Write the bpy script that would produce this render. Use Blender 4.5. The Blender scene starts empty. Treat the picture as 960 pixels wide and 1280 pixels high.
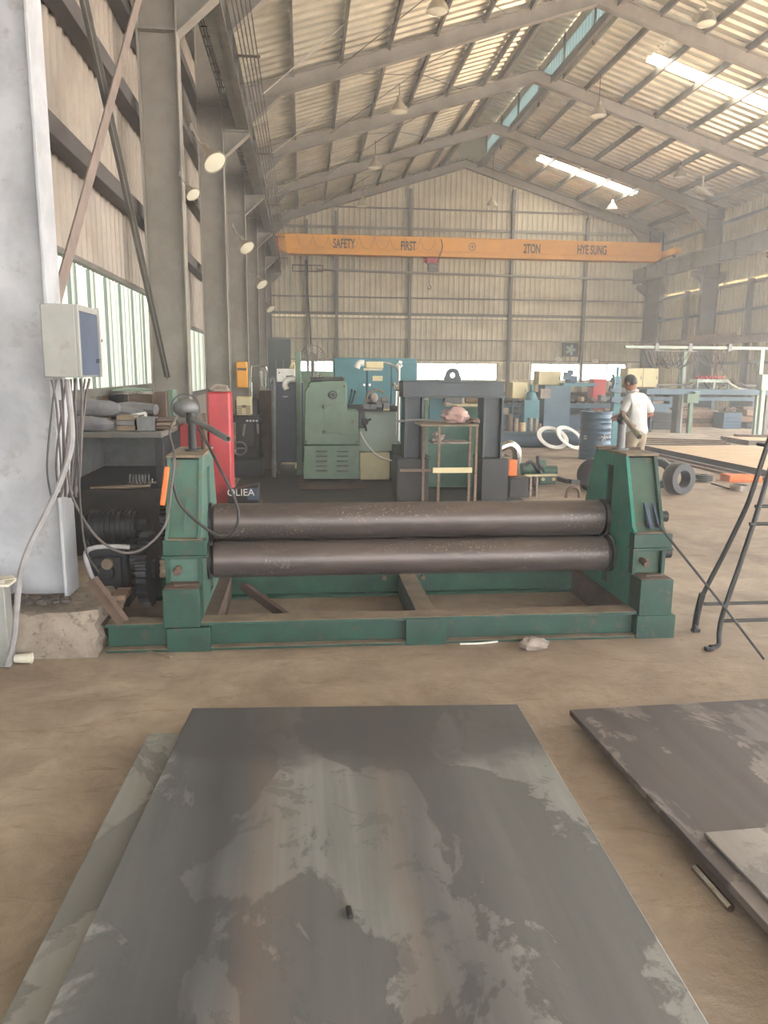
import bpy, bmesh, math, random
from mathutils import Vector, Matrix
R=math.radians; PI=math.pi
rnd=random.Random(7)
sc=bpy.context.scene
col=sc.collection
# ---------------------------------------------------------------- camera model (metres; Y runs down the hall)
F=962.; CXP,CYP=480.,640.; CAMH=1.6
th=math.atan(177/F); ps=math.atan(102*math.cos(th)/F); ro=R(0.45)
fw=Vector((math.sin(ps)*math.cos(th), math.cos(ps)*math.cos(th), -math.sin(th)))
r0=Vector((math.cos(ps),-math.sin(ps),0)); u0=r0.cross(fw)
rt=r0*math.cos(ro)+u0*math.sin(ro); up=-r0*math.sin(ro)+u0*math.cos(ro)
CAM=Vector((0,0,CAMH))
def at(px,py,X=None,Y=None,Z=None):
    "a measured photo point turned into a point of the hall at a known X, Y or Z"
    d=fw+rt*((px-CXP)/F)-up*((py-CYP)/F)
    t=Y/d.y if Y is not None else ((Z-CAMH)/d.z if Z is not None else X/d.x)
    return CAM+d*t
cam=bpy.data.cameras.new('camera'); cam.sensor_fit='VERTICAL'; cam.sensor_height=24; cam.lens=F/1280*24; cam.clip_end=300; cam.clip_start=.05
co=bpy.data.objects.new('camera',cam); col.objects.link(co)
m=Matrix((rt,up,-fw)).transposed().to_4x4(); m.translation=CAM; co.matrix_world=m
sc.camera=co
# ---------------------------------------------------------------- materials
def lin(c):
    return tuple((x/255/12.92 if x/255<=.04045 else ((x/255+.055)/1.055)**2.4) for x in c)+(1,)
class NT:
    def __init__(s,name):
        s.m=bpy.data.materials.new(name); s.m.use_nodes=True; s.t=s.m.node_tree; s.n=s.t.nodes; s.p=s.n['Principled BSDF']; s.out=s.n['Material Output']
    def new(s,typ,**k):
        n=s.n.new(typ)
        for a,v in k.items(): setattr(n,a,v)
        return n
    def link(s,a,b): s.t.links.new(a,b)
    def coords(s,scale=(1,1,1),kind='Object',rot=(0,0,0)):
        c=s.new('ShaderNodeTexCoord'); mp=s.new('ShaderNodeMapping'); mp.inputs['Scale'].default_value=scale; mp.inputs['Rotation'].default_value=rot
        s.link(c.outputs[kind],mp.inputs['Vector']); return mp.outputs[0]
    def mr(s,f,a,b):
        n=s.new('ShaderNodeMapRange'); n.inputs[1].default_value=a; n.inputs[2].default_value=b; s.link(f,n.inputs[0]); return n.outputs[0]
    def noise(s,v,scale,detail=5,rough=.6,dist=0):
        n=s.new('ShaderNodeTexNoise'); n.inputs['Scale'].default_value=scale; n.inputs['Detail'].default_value=detail; n.inputs['Roughness'].default_value=rough; n.inputs['Distortion'].default_value=dist
        s.link(v,n.inputs['Vector']); return n.outputs['Fac']
    def ramp(s,f,stops):
        r=s.new('ShaderNodeValToRGB'); e=r.color_ramp.elements
        while len(e)<len(stops): e.new(.5)
        for i,(p,c) in enumerate(stops): e[i].position=p; e[i].color=c if len(c)==4 else lin(c)
        s.link(f,r.inputs[0]); return r.outputs[0]
    def mix(s,f,a,b,mode='MIX'):
        x=s.new('ShaderNodeMix',data_type='RGBA',blend_type=mode)
        for v,i in ((f,0),(a,6),(b,7)):
            if isinstance(v,(int,float)): x.inputs[i].default_value=v
            elif isinstance(v,tuple): x.inputs[i].default_value=v
            else: s.link(v,x.inputs[i])
        return x.outputs[2]
    def bump(s,f,st,dist=.01):
        b=s.new('ShaderNodeBump'); b.inputs['Strength'].default_value=st; b.inputs['Distance'].default_value=dist; s.link(f,b.inputs['Height']); s.link(b.outputs[0],s.p.inputs['Normal'])
def M(name,c,rough=.6,metal=0,c2=None,scale=5,lo=.38,hi=.68,bump=.1,stretch=(1,1,1),c3=None):
    t=NT(name); p=t.p; p.inputs['Roughness'].default_value=rough; p.inputs['Metallic'].default_value=metal
    if c2 is None: c2=tuple(x*.72 for x in c)
    v=t.coords(stretch); f=t.noise(v,scale,6,.65,.3)
    out=t.ramp(f,[(lo,c),(hi,c2)])
    if c3:
        g=t.noise(v,scale*3.1,5,.7); out=t.mix(t.ramp(g,[(.56,(0,0,0,1)),(.64,(1,1,1,1))]),out,lin(c3))
    t.link(out,p.inputs['Base Color'])
    if bump: t.bump(t.noise(v,scale*6,3),bump,.004)
    return t.m
K={}
K['green']=M('green machine paint',(29,70,58),.5,0,(23,54,46),5,c3=(64,66,55))
K['greenlt']=M('worn pale green paint',(78,112,98),.5,0,(64,92,82),6,c3=(98,94,82))
K['greenbright']=M('bright teal green paint',(44,128,112),.4,0,(34,104,92),4,c3=(84,120,106))  # brighter teal, used only on the right stand's inner plate
K['greendull']=M('dull stained green paint',(58,84,68),.55,0,(46,70,58),4,c3=(76,78,64))
K['greenmid']=M('dark green paint',(48,92,72),.45,0,(36,70,58),5)
K['roll']=M('rolled steel skin',(92,82,78),.42,.35,(72,64,62),3,stretch=(.6,2,2),c3=(100,91,86))
def rollmat():
    t=NT('rolled steel with chalk specks'); p=t.p; p.inputs['Roughness'].default_value=.42; p.inputs['Metallic'].default_value=.35
    v=t.coords((.6,2,2)); o=t.ramp(t.noise(v,3,6,.65,.3),[(.38,(92,82,78)),(.68,(72,64,62))])
    o=t.mix(t.ramp(t.noise(v,9,5,.7),[(.56,(0,0,0,1)),(.64,(.6,.6,.6,1))]),o,lin((100,91,86)))
    a=t.noise(t.coords((1,1,1)),70,3,.6); b=t.noise(t.coords((.8,3,3)),2.2,3,.5)
    m_=t.mix(1.0,t.ramp(a,[(.60,(0,0,0,1)),(.66,(1,1,1,1))]),t.ramp(b,[(.5,(0,0,0,1)),(.62,(.7,.7,.7,1))]),'MULTIPLY')
    o=t.mix(m_,o,lin((168,158,150)))
    t.link(o,p.inputs['Base Color']); t.bump(t.noise(v,18,3),.1,.004); return t.m
K['roll']=rollmat()
K['darksteel']=M('dark oily steel',(52,50,50),.5,.4,(34,34,36),6)
K['rust']=M('rusty steel',(102,82,70),.8,0,(74,62,54),6)
K['dust']=M('dusty steel',(134,118,98),.85,0,(104,92,78),7)
K['black']=M('black paint',(38,37,38),.45,.1,(26,26,27),6)
K['oily']=M('floor shade and oil sheet',(46,44,44),.6,.1,(32,31,32),3,c3=(62,56,50))  # dark colour holds the floor's shade as well as its oil
K['gear']=M('greasy black iron',(34,34,38),.5,.3,(30,30,34),9)
K['shiny']=M('bright turned steel',(190,186,180),.22,1,(150,146,140),8)
K['greysteel']=M('grey steel',(118,118,118),.5,.3,(92,92,94),6)
K['frame']=M('grey primer paint',(136,130,122),.6,.1,(116,110,102),2.2,c3=(128,120,110))
K['framed']=M('dark grey primer paint',(106,102,96),.6,.1,(84,82,78),3)
K['colglare']=M('glare paled column paint',(182,184,188),.55,0,(146,148,152),1.6,c3=(158,156,156))  # paler than the other columns to paint in a veil of glare
K['brace']=M('brown grey brace paint',(128,112,104),.65,0,(104,92,86),5)
K['girt']=M('dark girt paint',(70,64,62),.7,0,(58,54,52),4)
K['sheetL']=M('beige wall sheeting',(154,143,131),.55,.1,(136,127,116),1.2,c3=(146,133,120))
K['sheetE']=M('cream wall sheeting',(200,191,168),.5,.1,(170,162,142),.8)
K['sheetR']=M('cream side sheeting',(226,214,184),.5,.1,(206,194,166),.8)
K['roof']=M('zinc roof sheeting',(216,210,192),.3,.62,(182,177,163),.9,bump=.1)
K['purlin']=M('purlin steel',(120,114,104),.55,.3,(94,90,84),3)
K['concrete']=M('broken concrete',(152,140,126),.95,0,(124,112,102),7,bump=.8,c3=(108,98,88))
K['dirt']=M('dark rubble',(92,84,78),.95,0,(60,54,52),14,bump=.9)
K['orange']=M('crane orange paint',(224,158,42),.5,0,(206,142,38),.7,c3=(214,150,44))
K['orangep']=M('bright orange paint',(226,118,48),.5,0,(196,98,40),8)
K['red']=M('red paint',(176,50,56),.45,0,(150,42,48),5,c3=(150,66,62))
K['navy']=M('navy paint',(34,40,60),.4,.1,(24,29,46),5)
K['lathe']=M('lathe green paint',(100,122,102),.5,0,(84,106,88),4,c3=(92,110,92))
K['palegreen']=M('pale grey green paint',(158,172,160),.5,0,(150,164,150),5)
K['teal']=M('teal cabinet paint',(58,116,124),.45,0,(48,98,108),2)
K['portal']=M('grey blue press paint',(66,74,78),.5,.2,(52,58,62),4,c3=(72,66,62))
K['beige']=M('beige enamel',(214,202,158),.5,0,(196,184,144),3)
K['boxgrey']=M('light grey enamel',(152,152,147),.5,0,(138,138,133),3,c3=(140,136,130))
K['bluedk']=M('dark blue grey paint',(70,82,104),.5,.1,(54,66,88),4)
K['bluemach']=M('blue machine paint',(78,102,116),.5,.1,(62,82,96),3)
K['drum']=M('dark blue drum paint',(46,70,88),.4,.3,(34,54,70),5)
K['white']=M('white paint',(226,224,216),.6,0,(204,200,192),6)
K['cream']=M('cream paper',(220,214,196),.9,0,(198,190,172),8)
K['wood']=M('dusty wood',(134,112,94),.85,0,(104,88,74),5,stretch=(1,6,6))
K['woodlt']=M('pale timber',(204,180,144),.8,0,(176,150,116),4,stretch=(1,6,6))
K['cloth']=M('grey sackcloth',(128,126,128),.95,0,(96,94,98),6,bump=.4)
K['pink']=M('pink rag',(182,150,142),.95,0,(150,118,112),9,bump=.4,c3=(196,180,168))
K['rag']=M('grey white rag',(160,148,138),.95,0,(122,112,104),12,bump=.8)
K['hose']=M('grey hose rubber',(150,148,148),.6,0,(126,122,122),9)
K['cable']=M('black cable rubber',(44,42,42),.6,0,(58,54,52),20)
K['cablegr']=M('dusty cable rubber',(96,90,88),.7,0,(76,70,68),20)
K['tan']=M('rust tan plate',(206,182,150),.7,.1,(184,158,126),2,stretch=(1,3,1),c3=(212,170,120))
K['greyplate']=M('weathered grey plate',(186,174,156),.7,.2,(140,128,116),1.5,stretch=(1,3,1))
K['brownbar']=M('brown steel stock',(136,104,84),.75,.1,(104,82,68),3,stretch=(4,1,1))
K['scrap']=M('scrap metal',(132,120,108),.6,.4,(84,78,72),20)
K['skin']=M('skin',(158,108,84),.6,0,(140,92,72),10,bump=0)
K['hair']=M('black hair',(30,27,26),.6,0,(20,18,18),40)
K['shirt']=M('white shirt',(196,195,190),.9,0,(178,177,174),7,bump=.3)
K['trousers']=M('khaki trousers',(150,136,114),.9,0,(122,108,90),7,bump=.3)
K['lettering']=M('dark lettering',(30,24,20),.7,0,(38,30,26),20,bump=0)
K['lampshade']=M('aluminium shade',(196,188,170),.35,.7,(176,168,150),6)
def bulbmat():
    t=NT('fluted lamp glass'); t.p.inputs['Base Color'].default_value=lin((196,190,170)); t.p.inputs['Roughness'].default_value=.2
    v=t.coords((1,1,1)); 
    t.p.inputs['Emission Color'].default_value=lin((255,244,214)); t.p.inputs['Emission Strength'].default_value=.12
    return t.m
K['lampglass']=bulbmat()
def translucent(name,c,stripe=None,tr=.5,axis=1,period=.1):
    t=NT(name); n=t.n; n.remove(t.p)
    a=t.new('ShaderNodeBsdfTranslucent'); b=t.new('ShaderNodeBsdfTransparent'); x=t.new('ShaderNodeMixShader'); x.inputs[0].default_value=tr
    t.link(a.outputs[0],x.inputs[1]); t.link(b.outputs[0],x.inputs[2]); t.link(x.outputs[0],t.out.inputs[0])
    a.inputs[0].default_value=lin(c); b.inputs[0].default_value=lin(c)
    if stripe:
        w=t.new('ShaderNodeTexWave'); w.wave_type='BANDS'; w.bands_direction='XYZ'[axis]; w.inputs['Scale'].default_value=1/period*.3142; w.inputs['Distortion'].default_value=0
        t.link(t.coords(),w.inputs['Vector'])
        o=t.ramp(w.outputs['Fac'],[(.25,stripe),(.55,c)])
        t.link(o,a.inputs[0]); t.link(o,b.inputs[0])
    return t.m
K['fluted']=translucent('fluted window sheet',(122,128,120),(66,74,69),.03,1,.22)
K['slate']=M('dark grey green paint',(62,72,72),.5,.1,(50,60,60),4)
K['clear']=translucent('window glass',(244,250,250),None,.8)
K['skylight']=translucent('milky roof light',(255,250,238),None,.0)
K['louvre']=translucent('pale teal monitor glazing',(128,140,140),(98,112,112),.12,1,.26)
# floor
def floormat():
    t=NT('stained workshop concrete'); p=t.p; v=t.coords(); p.inputs['Roughness'].default_value=.75
    a=t.ramp(t.noise(v,.55,8,.62,.6),[(.32,(132,116,99)),(.5,(160,143,124)),(.7,(182,166,147))])
    b=t.ramp(t.noise(v,2.3,8,.7,.4),[(.36,(106,92,80)),(.62,(176,159,139))])
    o=t.mix(.55,a,b)
    vs=t.coords((1,3.2,1)); s=t.ramp(t.noise(vs,3.2,7,.7,1.2),[(.56,(0,0,0,1)),(.66,(1,1,1,1))])
    o=t.mix(t.mix(.5,(0,0,0,1),s),o,lin((112,90,74)))
    o2=t.ramp(t.noise(v,.27,4,.5),[(.42,(0,0,0,1)),(.62,(1,1,1,1))])
    o=t.mix(t.mix(.5,(0,0,0,1),o2),o,lin((144,120,98)))
    d=t.ramp(t.noise(v,9,4,.7),[(.66,(0,0,0,1)),(.72,(1,1,1,1))])
    o=t.mix(t.mix(.5,(0,0,0,1),d),o,lin((96,78,66)))
    t.link(o,p.inputs['Base Color']); t.bump(t.noise(v,14,6,.7),.6,.015)
    return t.m
K['floor']=floormat()
def platemat(name,dark,mid,light,edge,seed,band=True,PS=1.7,PM=.68):
    t=NT(name); p=t.p
    v=t.coords(); mp=t.new('ShaderNodeMapping'); mp.inputs['Location'].default_value=(seed,seed*.7,0); t.link(v,mp.inputs[0]); v=mp.outputs[0]
    vs=t.new('ShaderNodeMapping'); vs.inputs['Scale'].default_value=(5.5,.35,1); t.link(v,vs.inputs[0])
    streak=t.ramp(t.noise(vs.outputs[0],1.5,5,.6,.2),[(.35,mid),(.65,light)])
    vp=t.new('ShaderNodeMapping'); vp.inputs['Scale'].default_value=(1.25,.75,1); t.link(v,vp.inputs[0]); pf=t.noise(vp.outputs[0],PS,9,.62,.7)
    patch=t.ramp(pf,[(.485,(0,0,0,1)),(.50,(1,1,1,1))])
    rim=t.ramp(pf,[(.47,(0,0,0,1)),(.489,(1,1,1,1)),(.508,(0,0,0,1))])
    f2=t.noise(v,6.5,9,.72,.6); f2m=t.ramp(f2,[(.56,(0,0,0,1)),(.585,(1,1,1,1))])
    o=t.mix(t.mix(PM,(0,0,0,1),patch),streak,lin(dark))
    o=t.mix(t.mix(.6,(0,0,0,1),f2m),o,lin(tuple(.5*(a+b) for a,b in zip(dark,mid))))
    o=t.mix(t.mix(.5,(0,0,0,1),rim),o,lin(edge))
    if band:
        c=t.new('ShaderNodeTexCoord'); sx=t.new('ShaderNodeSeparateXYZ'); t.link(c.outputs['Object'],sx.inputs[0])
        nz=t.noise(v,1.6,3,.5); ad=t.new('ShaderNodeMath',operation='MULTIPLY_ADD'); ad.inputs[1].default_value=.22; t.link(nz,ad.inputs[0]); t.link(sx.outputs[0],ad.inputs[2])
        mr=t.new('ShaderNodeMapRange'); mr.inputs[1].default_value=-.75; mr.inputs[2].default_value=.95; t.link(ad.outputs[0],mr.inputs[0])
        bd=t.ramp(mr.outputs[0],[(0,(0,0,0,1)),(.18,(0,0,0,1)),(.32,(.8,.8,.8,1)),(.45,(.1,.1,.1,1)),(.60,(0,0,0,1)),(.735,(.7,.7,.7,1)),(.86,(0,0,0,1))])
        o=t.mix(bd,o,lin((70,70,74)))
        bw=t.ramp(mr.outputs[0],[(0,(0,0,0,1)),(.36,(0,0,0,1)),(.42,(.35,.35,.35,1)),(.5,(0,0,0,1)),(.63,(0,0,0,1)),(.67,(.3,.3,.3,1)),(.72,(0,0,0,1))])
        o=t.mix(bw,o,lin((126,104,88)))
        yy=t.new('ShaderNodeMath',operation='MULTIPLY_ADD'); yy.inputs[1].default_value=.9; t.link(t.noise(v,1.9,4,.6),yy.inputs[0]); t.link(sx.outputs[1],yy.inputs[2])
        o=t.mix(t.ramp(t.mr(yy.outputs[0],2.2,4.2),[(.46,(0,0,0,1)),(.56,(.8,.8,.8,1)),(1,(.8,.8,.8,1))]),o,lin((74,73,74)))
    t.link(o,p.inputs['Base Color']); p.inputs['Metallic'].default_value=.25; p.inputs['Roughness'].default_value=.5
    t.bump(t.noise(v,5,4),.06,.01)
    return t.m
K['plateA']=platemat('mill scale plate',(80,81,82),(121,122,120),(151,151,148),(72,71,71),3.1)
K['plateB']=platemat('dusty mill scale plate',(104,104,102),(132,131,127),(148,146,140),(88,84,80),8.4,False)
K['plateC']=platemat('trodden dark plate',(62,56,58),(98,91,90),(134,126,121),(66,60,60),5.7,False,2.6,.75)
K['plateD']=platemat('scuffed grey plate',(104,98,96),(132,126,122),(156,150,144),(90,84,82),2.2,False,2.2)
# ---------------------------------------------------------------- mesh builder
class MB:
    def __init__(s): s.b=bmesh.new()
    def face(s,vs):
        try: s.b.faces.new(vs)
        except ValueError: pass
    def box(s,x0,x1,y0,y1,z0,z1):
        v=[s.b.verts.new(c) for c in [(x0,y0,z0),(x1,y0,z0),(x1,y1,z0),(x0,y1,z0),(x0,y0,z1),(x1,y0,z1),(x1,y1,z1),(x0,y1,z1)]]
        for f in [(0,3,2,1),(4,5,6,7),(0,1,5,4),(1,2,6,5),(2,3,7,6),(3,0,4,7)]: s.face([v[i] for i in f])
        return s
    def obox(s,c,size,rot=(0,0,0)):
        n=len(s.b.verts); h=[a/2 for a in size]; s.box(-h[0],h[0],-h[1],h[1],-h[2],h[2]); s.b.verts.ensure_lookup_table()
        from mathutils import Euler
        mt=Matrix.Translation(c)@Euler(rot).to_matrix().to_4x4()
        for i in range(n,len(s.b.verts)): s.b.verts[i].co=mt@s.b.verts[i].co
        return s
    def bar(s,p0,p1,w,h,upv=(0,0,1)):
        "rectangular bar from p0 to p1"
        p0=Vector(p0);p1=Vector(p1); d=(p1-p0).normalized(); u=Vector(upv); sd=d.cross(u)
        if sd.length<1e-4: sd=d.cross(Vector((0,1,0)))
        sd.normalize(); u=sd.cross(d); v=[]
        for p in (p0,p1):
            for a,b in ((-1,-1),(1,-1),(1,1),(-1,1)): v.append(s.b.verts.new(p+sd*(a*w/2)+u*(b*h/2)))
        for f in [(0,1,2,3),(7,6,5,4),(0,4,5,1),(1,5,6,2),(2,6,7,3),(3,7,4,0)]: s.face([v[i] for i in f])
        return s
    def prism(s,pts,ax,lo,hi):
        def mk(a,b,t): return (t,a,b) if ax=='X' else ((a,t,b) if ax=='Y' else (a,b,t))
        A=[s.b.verts.new(mk(a,b,lo)) for a,b in pts]; B=[s.b.verts.new(mk(a,b,hi)) for a,b in pts]
        s.face(A[::-1]); s.face(B); n=len(pts)
        for i in range(n): s.face([A[i],A[(i+1)%n],B[(i+1)%n],B[i]])
        return s
    def rings(s,rings,closed=False,caps=True):
        V=[[s.b.verts.new(p) for p in r] for r in rings]; n=len(V[0])
        rng=range(len(V)) if closed else range(len(V)-1)
        for i in rng:
            a,b=V[i],V[(i+1)%len(V)]
            for j in range(n): s.face([a[j],a[(j+1)%n],b[(j+1)%n],b[j]])
        if caps and not closed: s.face(V[0][::-1]); s.face(V[-1])
        return s
    def cyl(s,p0,p1,r,r1=None,seg=16,caps=True):
        p0=Vector(p0);p1=Vector(p1); d=(p1-p0).normalized(); a=d.orthogonal().normalized(); b=d.cross(a); r1=r if r1 is None else r1
        ang=[2*PI*i/seg for i in range(seg)]
        return s.rings([[p+(a*math.cos(t)+b*math.sin(t))*q for t in ang] for p,q in ((p0,r),(p1,r1))],caps=caps)
    def lathe(s,prof,o,d=(0,0,1),seg=24,caps=True,closed=False):
        o=Vector(o);d=Vector(d).normalized(); a=d.orthogonal().normalized(); b=d.cross(a)
        ang=[2*PI*i/seg for i in range(seg)]
        return s.rings([[o+d*h+(a*math.cos(t)+b*math.sin(t))*max(r,1e-4) for t in ang] for r,h in prof],caps=caps,closed=closed)
    def tube(s,pts,r,seg=8,sub=6):
        P=[Vector(p) for p in pts]
        if len(P)>2 and sub>1:
            Q=[]
            for i in range(len(P)-1):
                a=P[max(i-1,0)];b=P[i];c=P[i+1];d=P[min(i+2,len(P)-1)]
                for k in range(sub):
                    t=k/sub; Q.append(.5*((2*b)+(c-a)*t+(2*a-5*b+4*c-d)*t*t+(3*b-a-3*c+d)*t**3))
            Q.append(P[-1]); P=Q
        rs=[]; prev=None
        for i,p in enumerate(P):
            d=(P[min(i+1,len(P)-1)]-P[max(i-1,0)]).normalized()
            if prev is None: a=d.orthogonal().normalized()
            else:
                a=prev-d*prev.dot(d); a=a.normalized() if a.length>1e-5 else d.orthogonal().normalized()
            prev=a; b=d.cross(a)
            rs.append([p+(a*math.cos(2*PI*j/seg)+b*math.sin(2*PI*j/seg))*r for j in range(seg)])
        return s.rings(rs)
    def ell(s,c,rad,rot=None,seg=14,rg=9):
        c=Vector(c); rs=[]
        for i in range(1,rg):
            a=PI*i/rg; rs.append([(Vector((math.sin(a)*math.cos(2*PI*j/seg)*rad[0],math.sin(a)*math.sin(2*PI*j/seg)*rad[1],-math.cos(a)*rad[2]))) for j in range(seg)])
        if rot: rs=[[rot@p for p in r] for r in rs]
        return s.rings([[c+p for p in r] for r in rs])
    def ring(s,c,d,ro_,ri,w,seg=28):
        "flat annulus of width w along d"
        h=w/2; return s.lathe([(ri,-h),(ro_,-h),(ro_,h),(ri,h)],c,d,seg,closed=True)
    def corr(s,f,t0,t1,period,depth,u0,u1,nu=1):
        "corrugated sheet; f(t,u,off) gives a point; runs along t"
        n=max(1,round((t1-t0)/period)); p=(t1-t0)/n; rows=[]
        for i in range(n):
            for a,o in ((0,0),(.34,0),(.46,1),(.72,1),(.84,0)): rows.append((t0+(i+a)*p,o*depth))
        rows.append((t1,0))
        V=[[s.b.verts.new(f(t,u0+(u1-u0)*k/nu,o)) for k in range(nu+1)] for t,o in rows]
        for i in range(len(V)-1):
            for k in range(nu): s.face([V[i][k],V[i+1][k],V[i+1][k+1],V[i][k+1]])
        return s
    def jitter(s,a,seed=1):
        q=random.Random(seed)
        for v in s.b.verts: v.co+=Vector((q.uniform(-a,a),q.uniform(-a,a),q.uniform(-a,a)))
        return s
    def build(s,name,mat,parent=None,loc=None,bevel=0,smooth=35,sheet=False):
        if loc is None: loc=wloc(parent) if parent else Vector((0,0,0))
        loc=Vector(loc)
        bmesh.ops.translate(s.b,verts=s.b.verts,vec=-loc)
        if not sheet: bmesh.ops.recalc_face_normals(s.b,faces=s.b.faces)
        me=bpy.data.meshes.new(name); s.b.to_mesh(me); s.b.free()
        for p in me.polygons: p.use_smooth=True
        me.set_sharp_from_angle(angle=R(smooth))
        me.materials.append(K[mat] if isinstance(mat,str) else mat)
        o=bpy.data.objects.new(name,me); col.objects.link(o)
        if parent: o.parent=parent
        else: o.location=loc
        if bevel:
            b=o.modifiers.new('edge','BEVEL'); b.width=bevel; b.segments=2; b.limit_method='ANGLE'; b.angle_limit=R(40)
        return o
def wloc(o):
    v=Vector((0,0,0))
    while o: v+=o.location; o=o.parent
    return v
def tag(o,label,cat,group=None,kind=None):
    o['label']=label; o['category']=cat
    if group: o['group']=group
    if kind: o['kind']=kind
    return o
def thing(name,label,cat,loc=(0,0,0),group=None,kind=None):
    o=bpy.data.objects.new(name,None); o.empty_display_size=.1; col.objects.link(o); o.location=loc
    return tag(o,label,cat,group,kind)
def S(name,mb,mat,label,cat='structure',group=None,**k):
    return tag(mb.build(name,mat,**k),label,cat,group,'structure')
def solo(name,mb,mat,label,cat,group=None,loc=(0,0,0),**k):
    return tag(mb.build(name,mat,loc=loc,**k),label,cat,group)
def dup(o,loc=None,rz=None,label=None,parent=None):
    c=o.copy(); col.objects.link(c)
    if parent: c.parent=parent
    if loc is not None: c.location=loc
    if rz is not None: c.rotation_euler=(0,0,rz)
    if label: c['label']=label
    for ch in list(o.children): dup(ch,parent=c)
    return c
def text(name,body,size,loc,rot,mat,parent,sx=1,off=0):
    cu=bpy.data.curves.new(name,'FONT'); cu.body=body; cu.size=size; cu.align_x='CENTER'; cu.align_y='CENTER'; cu.extrude=.003; cu.offset=off; cu.materials.append(K[mat])
    o=bpy.data.objects.new(name,cu); col.objects.link(o); bpy.context.view_layer.update()
    me=bpy.data.meshes.new_from_object(o.evaluated_get(bpy.context.evaluated_depsgraph_get())); bpy.data.objects.remove(o); bpy.data.curves.remove(cu)
    o=bpy.data.objects.new(name,me); col.objects.link(o); o.rotation_euler=rot; o.scale=(sx,1,1)
    o.parent=parent; o.location=Vector(loc)-wloc(parent)
    return o
# ================================================================ THE SHELL
COLY=[4.6+5.2*k for k in range(7)]            # frame lines
XL,XR=-1.38,15.95                             # inner flange faces
RX=7.26
def roofz(x): return 11.0-.304*abs(x-RX)
S('floor',MB().box(-14,34,-14,60,-.3,0),'floor','stained tan concrete workshop floor','floor')
# roof slopes, corrugated down the slope
def rf(t,u,o): return (u,t,roofz(u)-o)
mb=MB(); mb.corr(rf,-8,36.1,.36,.06,-2.35,6.1,4); S('ceiling_west_slope',mb,'roof','ribbed zinc roof slope over the wall with the fluted windows','roof',sheet=True,smooth=20)
mb=MB(); mb.corr(rf,-8,36.1,.36,.06,8.21,9.68,1); mb.corr(rf,-8,36.1,.36,.06,13.87,17.3,2)
for a,b in ((-8,12.0),(12.7,22.2),(22.85,32.45),(33.3,36.1)): mb.corr(lambda t,u,o:(u,t,roofz(u)-.012-o),a-.03,b+.03,.36,.06,9.6,13.95,2)
S('ceiling_east_slope',mb,'roof','ribbed zinc roof slope pierced by the roof light strips','roof',sheet=True,smooth=20)
for i,(a,b,l) in enumerate(((12.0,12.7,'unseen milky roof light strip added for light before the first visible rafter'),(22.2,22.85,'large bright roof light strip nearer the camera'),(32.45,33.3,'bright roof light strip close to the end wall'))):
    mb=MB(); mb.corr(lambda t,u,o:(u,t,roofz(u)+.01-o),a,b,.22,.03,9.6,13.95,2); S('window_%d'%(i+11),mb,'skylight',l,'roof light',sheet=True)  # the first strip is out of view, added to light the hall
# ridge monitor
mb=MB()
mb.box(6.06,6.1,-8,36,10.55,11.95)
mb.box(8.2,8.24,-8,36,10.62,10.95); mb.box(8.2,8.24,-8,36,11.62,11.95)
mb.corr(lambda t,u,o:(u,t,12.35-.3*abs(u-7.15)-o),-8,36.1,.36,.06,5.8,8.5,2)
S('ceiling_ridge_monitor',mb,'roof','raised ridge vent along the top of the roof','roof vent',sheet=True,smooth=20)
mb=MB(); mb.box(8.205,8.235,-8,36,10.95,11.62); S('window_10',mb,'louvre','teal translucent glazing band inside the ridge vent','window')
mb=MB()
for y in [-5.8+2.6*k for k in range(17)]: mb.box(8.14,8.2,y-.04,y+.04,10.6,11.9)
S('trim_10',mb,'framed','short posts between the teal ridge panes','posts')
# walls
def wl(x,sgn):
    return lambda t,u,o:(x+sgn*o,t,u)
mb=MB(); f=wl(-2.1,1)
WIN=[(-4.0,3.6,1.39,2.56),(5.3,11.35,1.39,2.56),(12.4,17.35,1.17,2.33),(18.6,22.6,1.17,2.33),(23.8,27.8,1.17,2.33),(29,33,1.17,2.33)]
yy=-8.
for a,b,z0,z1 in WIN:
    mb.corr(f,yy,a,.2,.03,0,8.3,1); mb.corr(f,a,b,.2,.03,0,z0,1); mb.corr(f,a,b,.2,.03,z1,8.3,1); yy=b
mb.corr(f,yy,36,.2,.03,0,8.3,1)
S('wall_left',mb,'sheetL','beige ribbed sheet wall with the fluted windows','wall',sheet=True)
for i,(a,b,z0,z1) in enumerate(WIN):
    mb=MB(); mb.corr(lambda t,u,o:(-2.12+o,t,u),a,b,.165,.025,z0,z1,1)
    S('window_%d'%(i+1),mb,'fluted','pale green white fluted translucent window band in the beige wall','window','fluted side windows',sheet=True)
    mb=MB(); mb.box(-2.09,-1.98,a,b,z0-.06,z0+.01); mb.box(-2.09,-2.02,a,b,z1-.01,z1+.04); mb.box(-2.09,-2.03,a-.05,a,z0,z1+.04); mb.box(-2.09,-2.03,b,b+.05,z0,z1+.04)
    S('trim_%d'%(i+20),mb,'framed','grey frame around a fluted window','window frame','fluted window frames')
S('trim_28',MB().box(-2.06,-2.03,11.4,12.35,1.1,2.6),'framed','dark grey sheet patch beside the closest fluted window','sheet patch')
for i,z in enumerate((3.45,4.6,5.57,6.6,7.6)):
    S('trim_%d'%(i+30),MB().box(-2.06,-1.9,-8,36,z-.085,z+.085),'girt','dark horizontal girt %s along the beige ribbed wall'%('lowest','second lowest','third up','fourth up','topmost')[i],'girt',bevel=.006)
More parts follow.
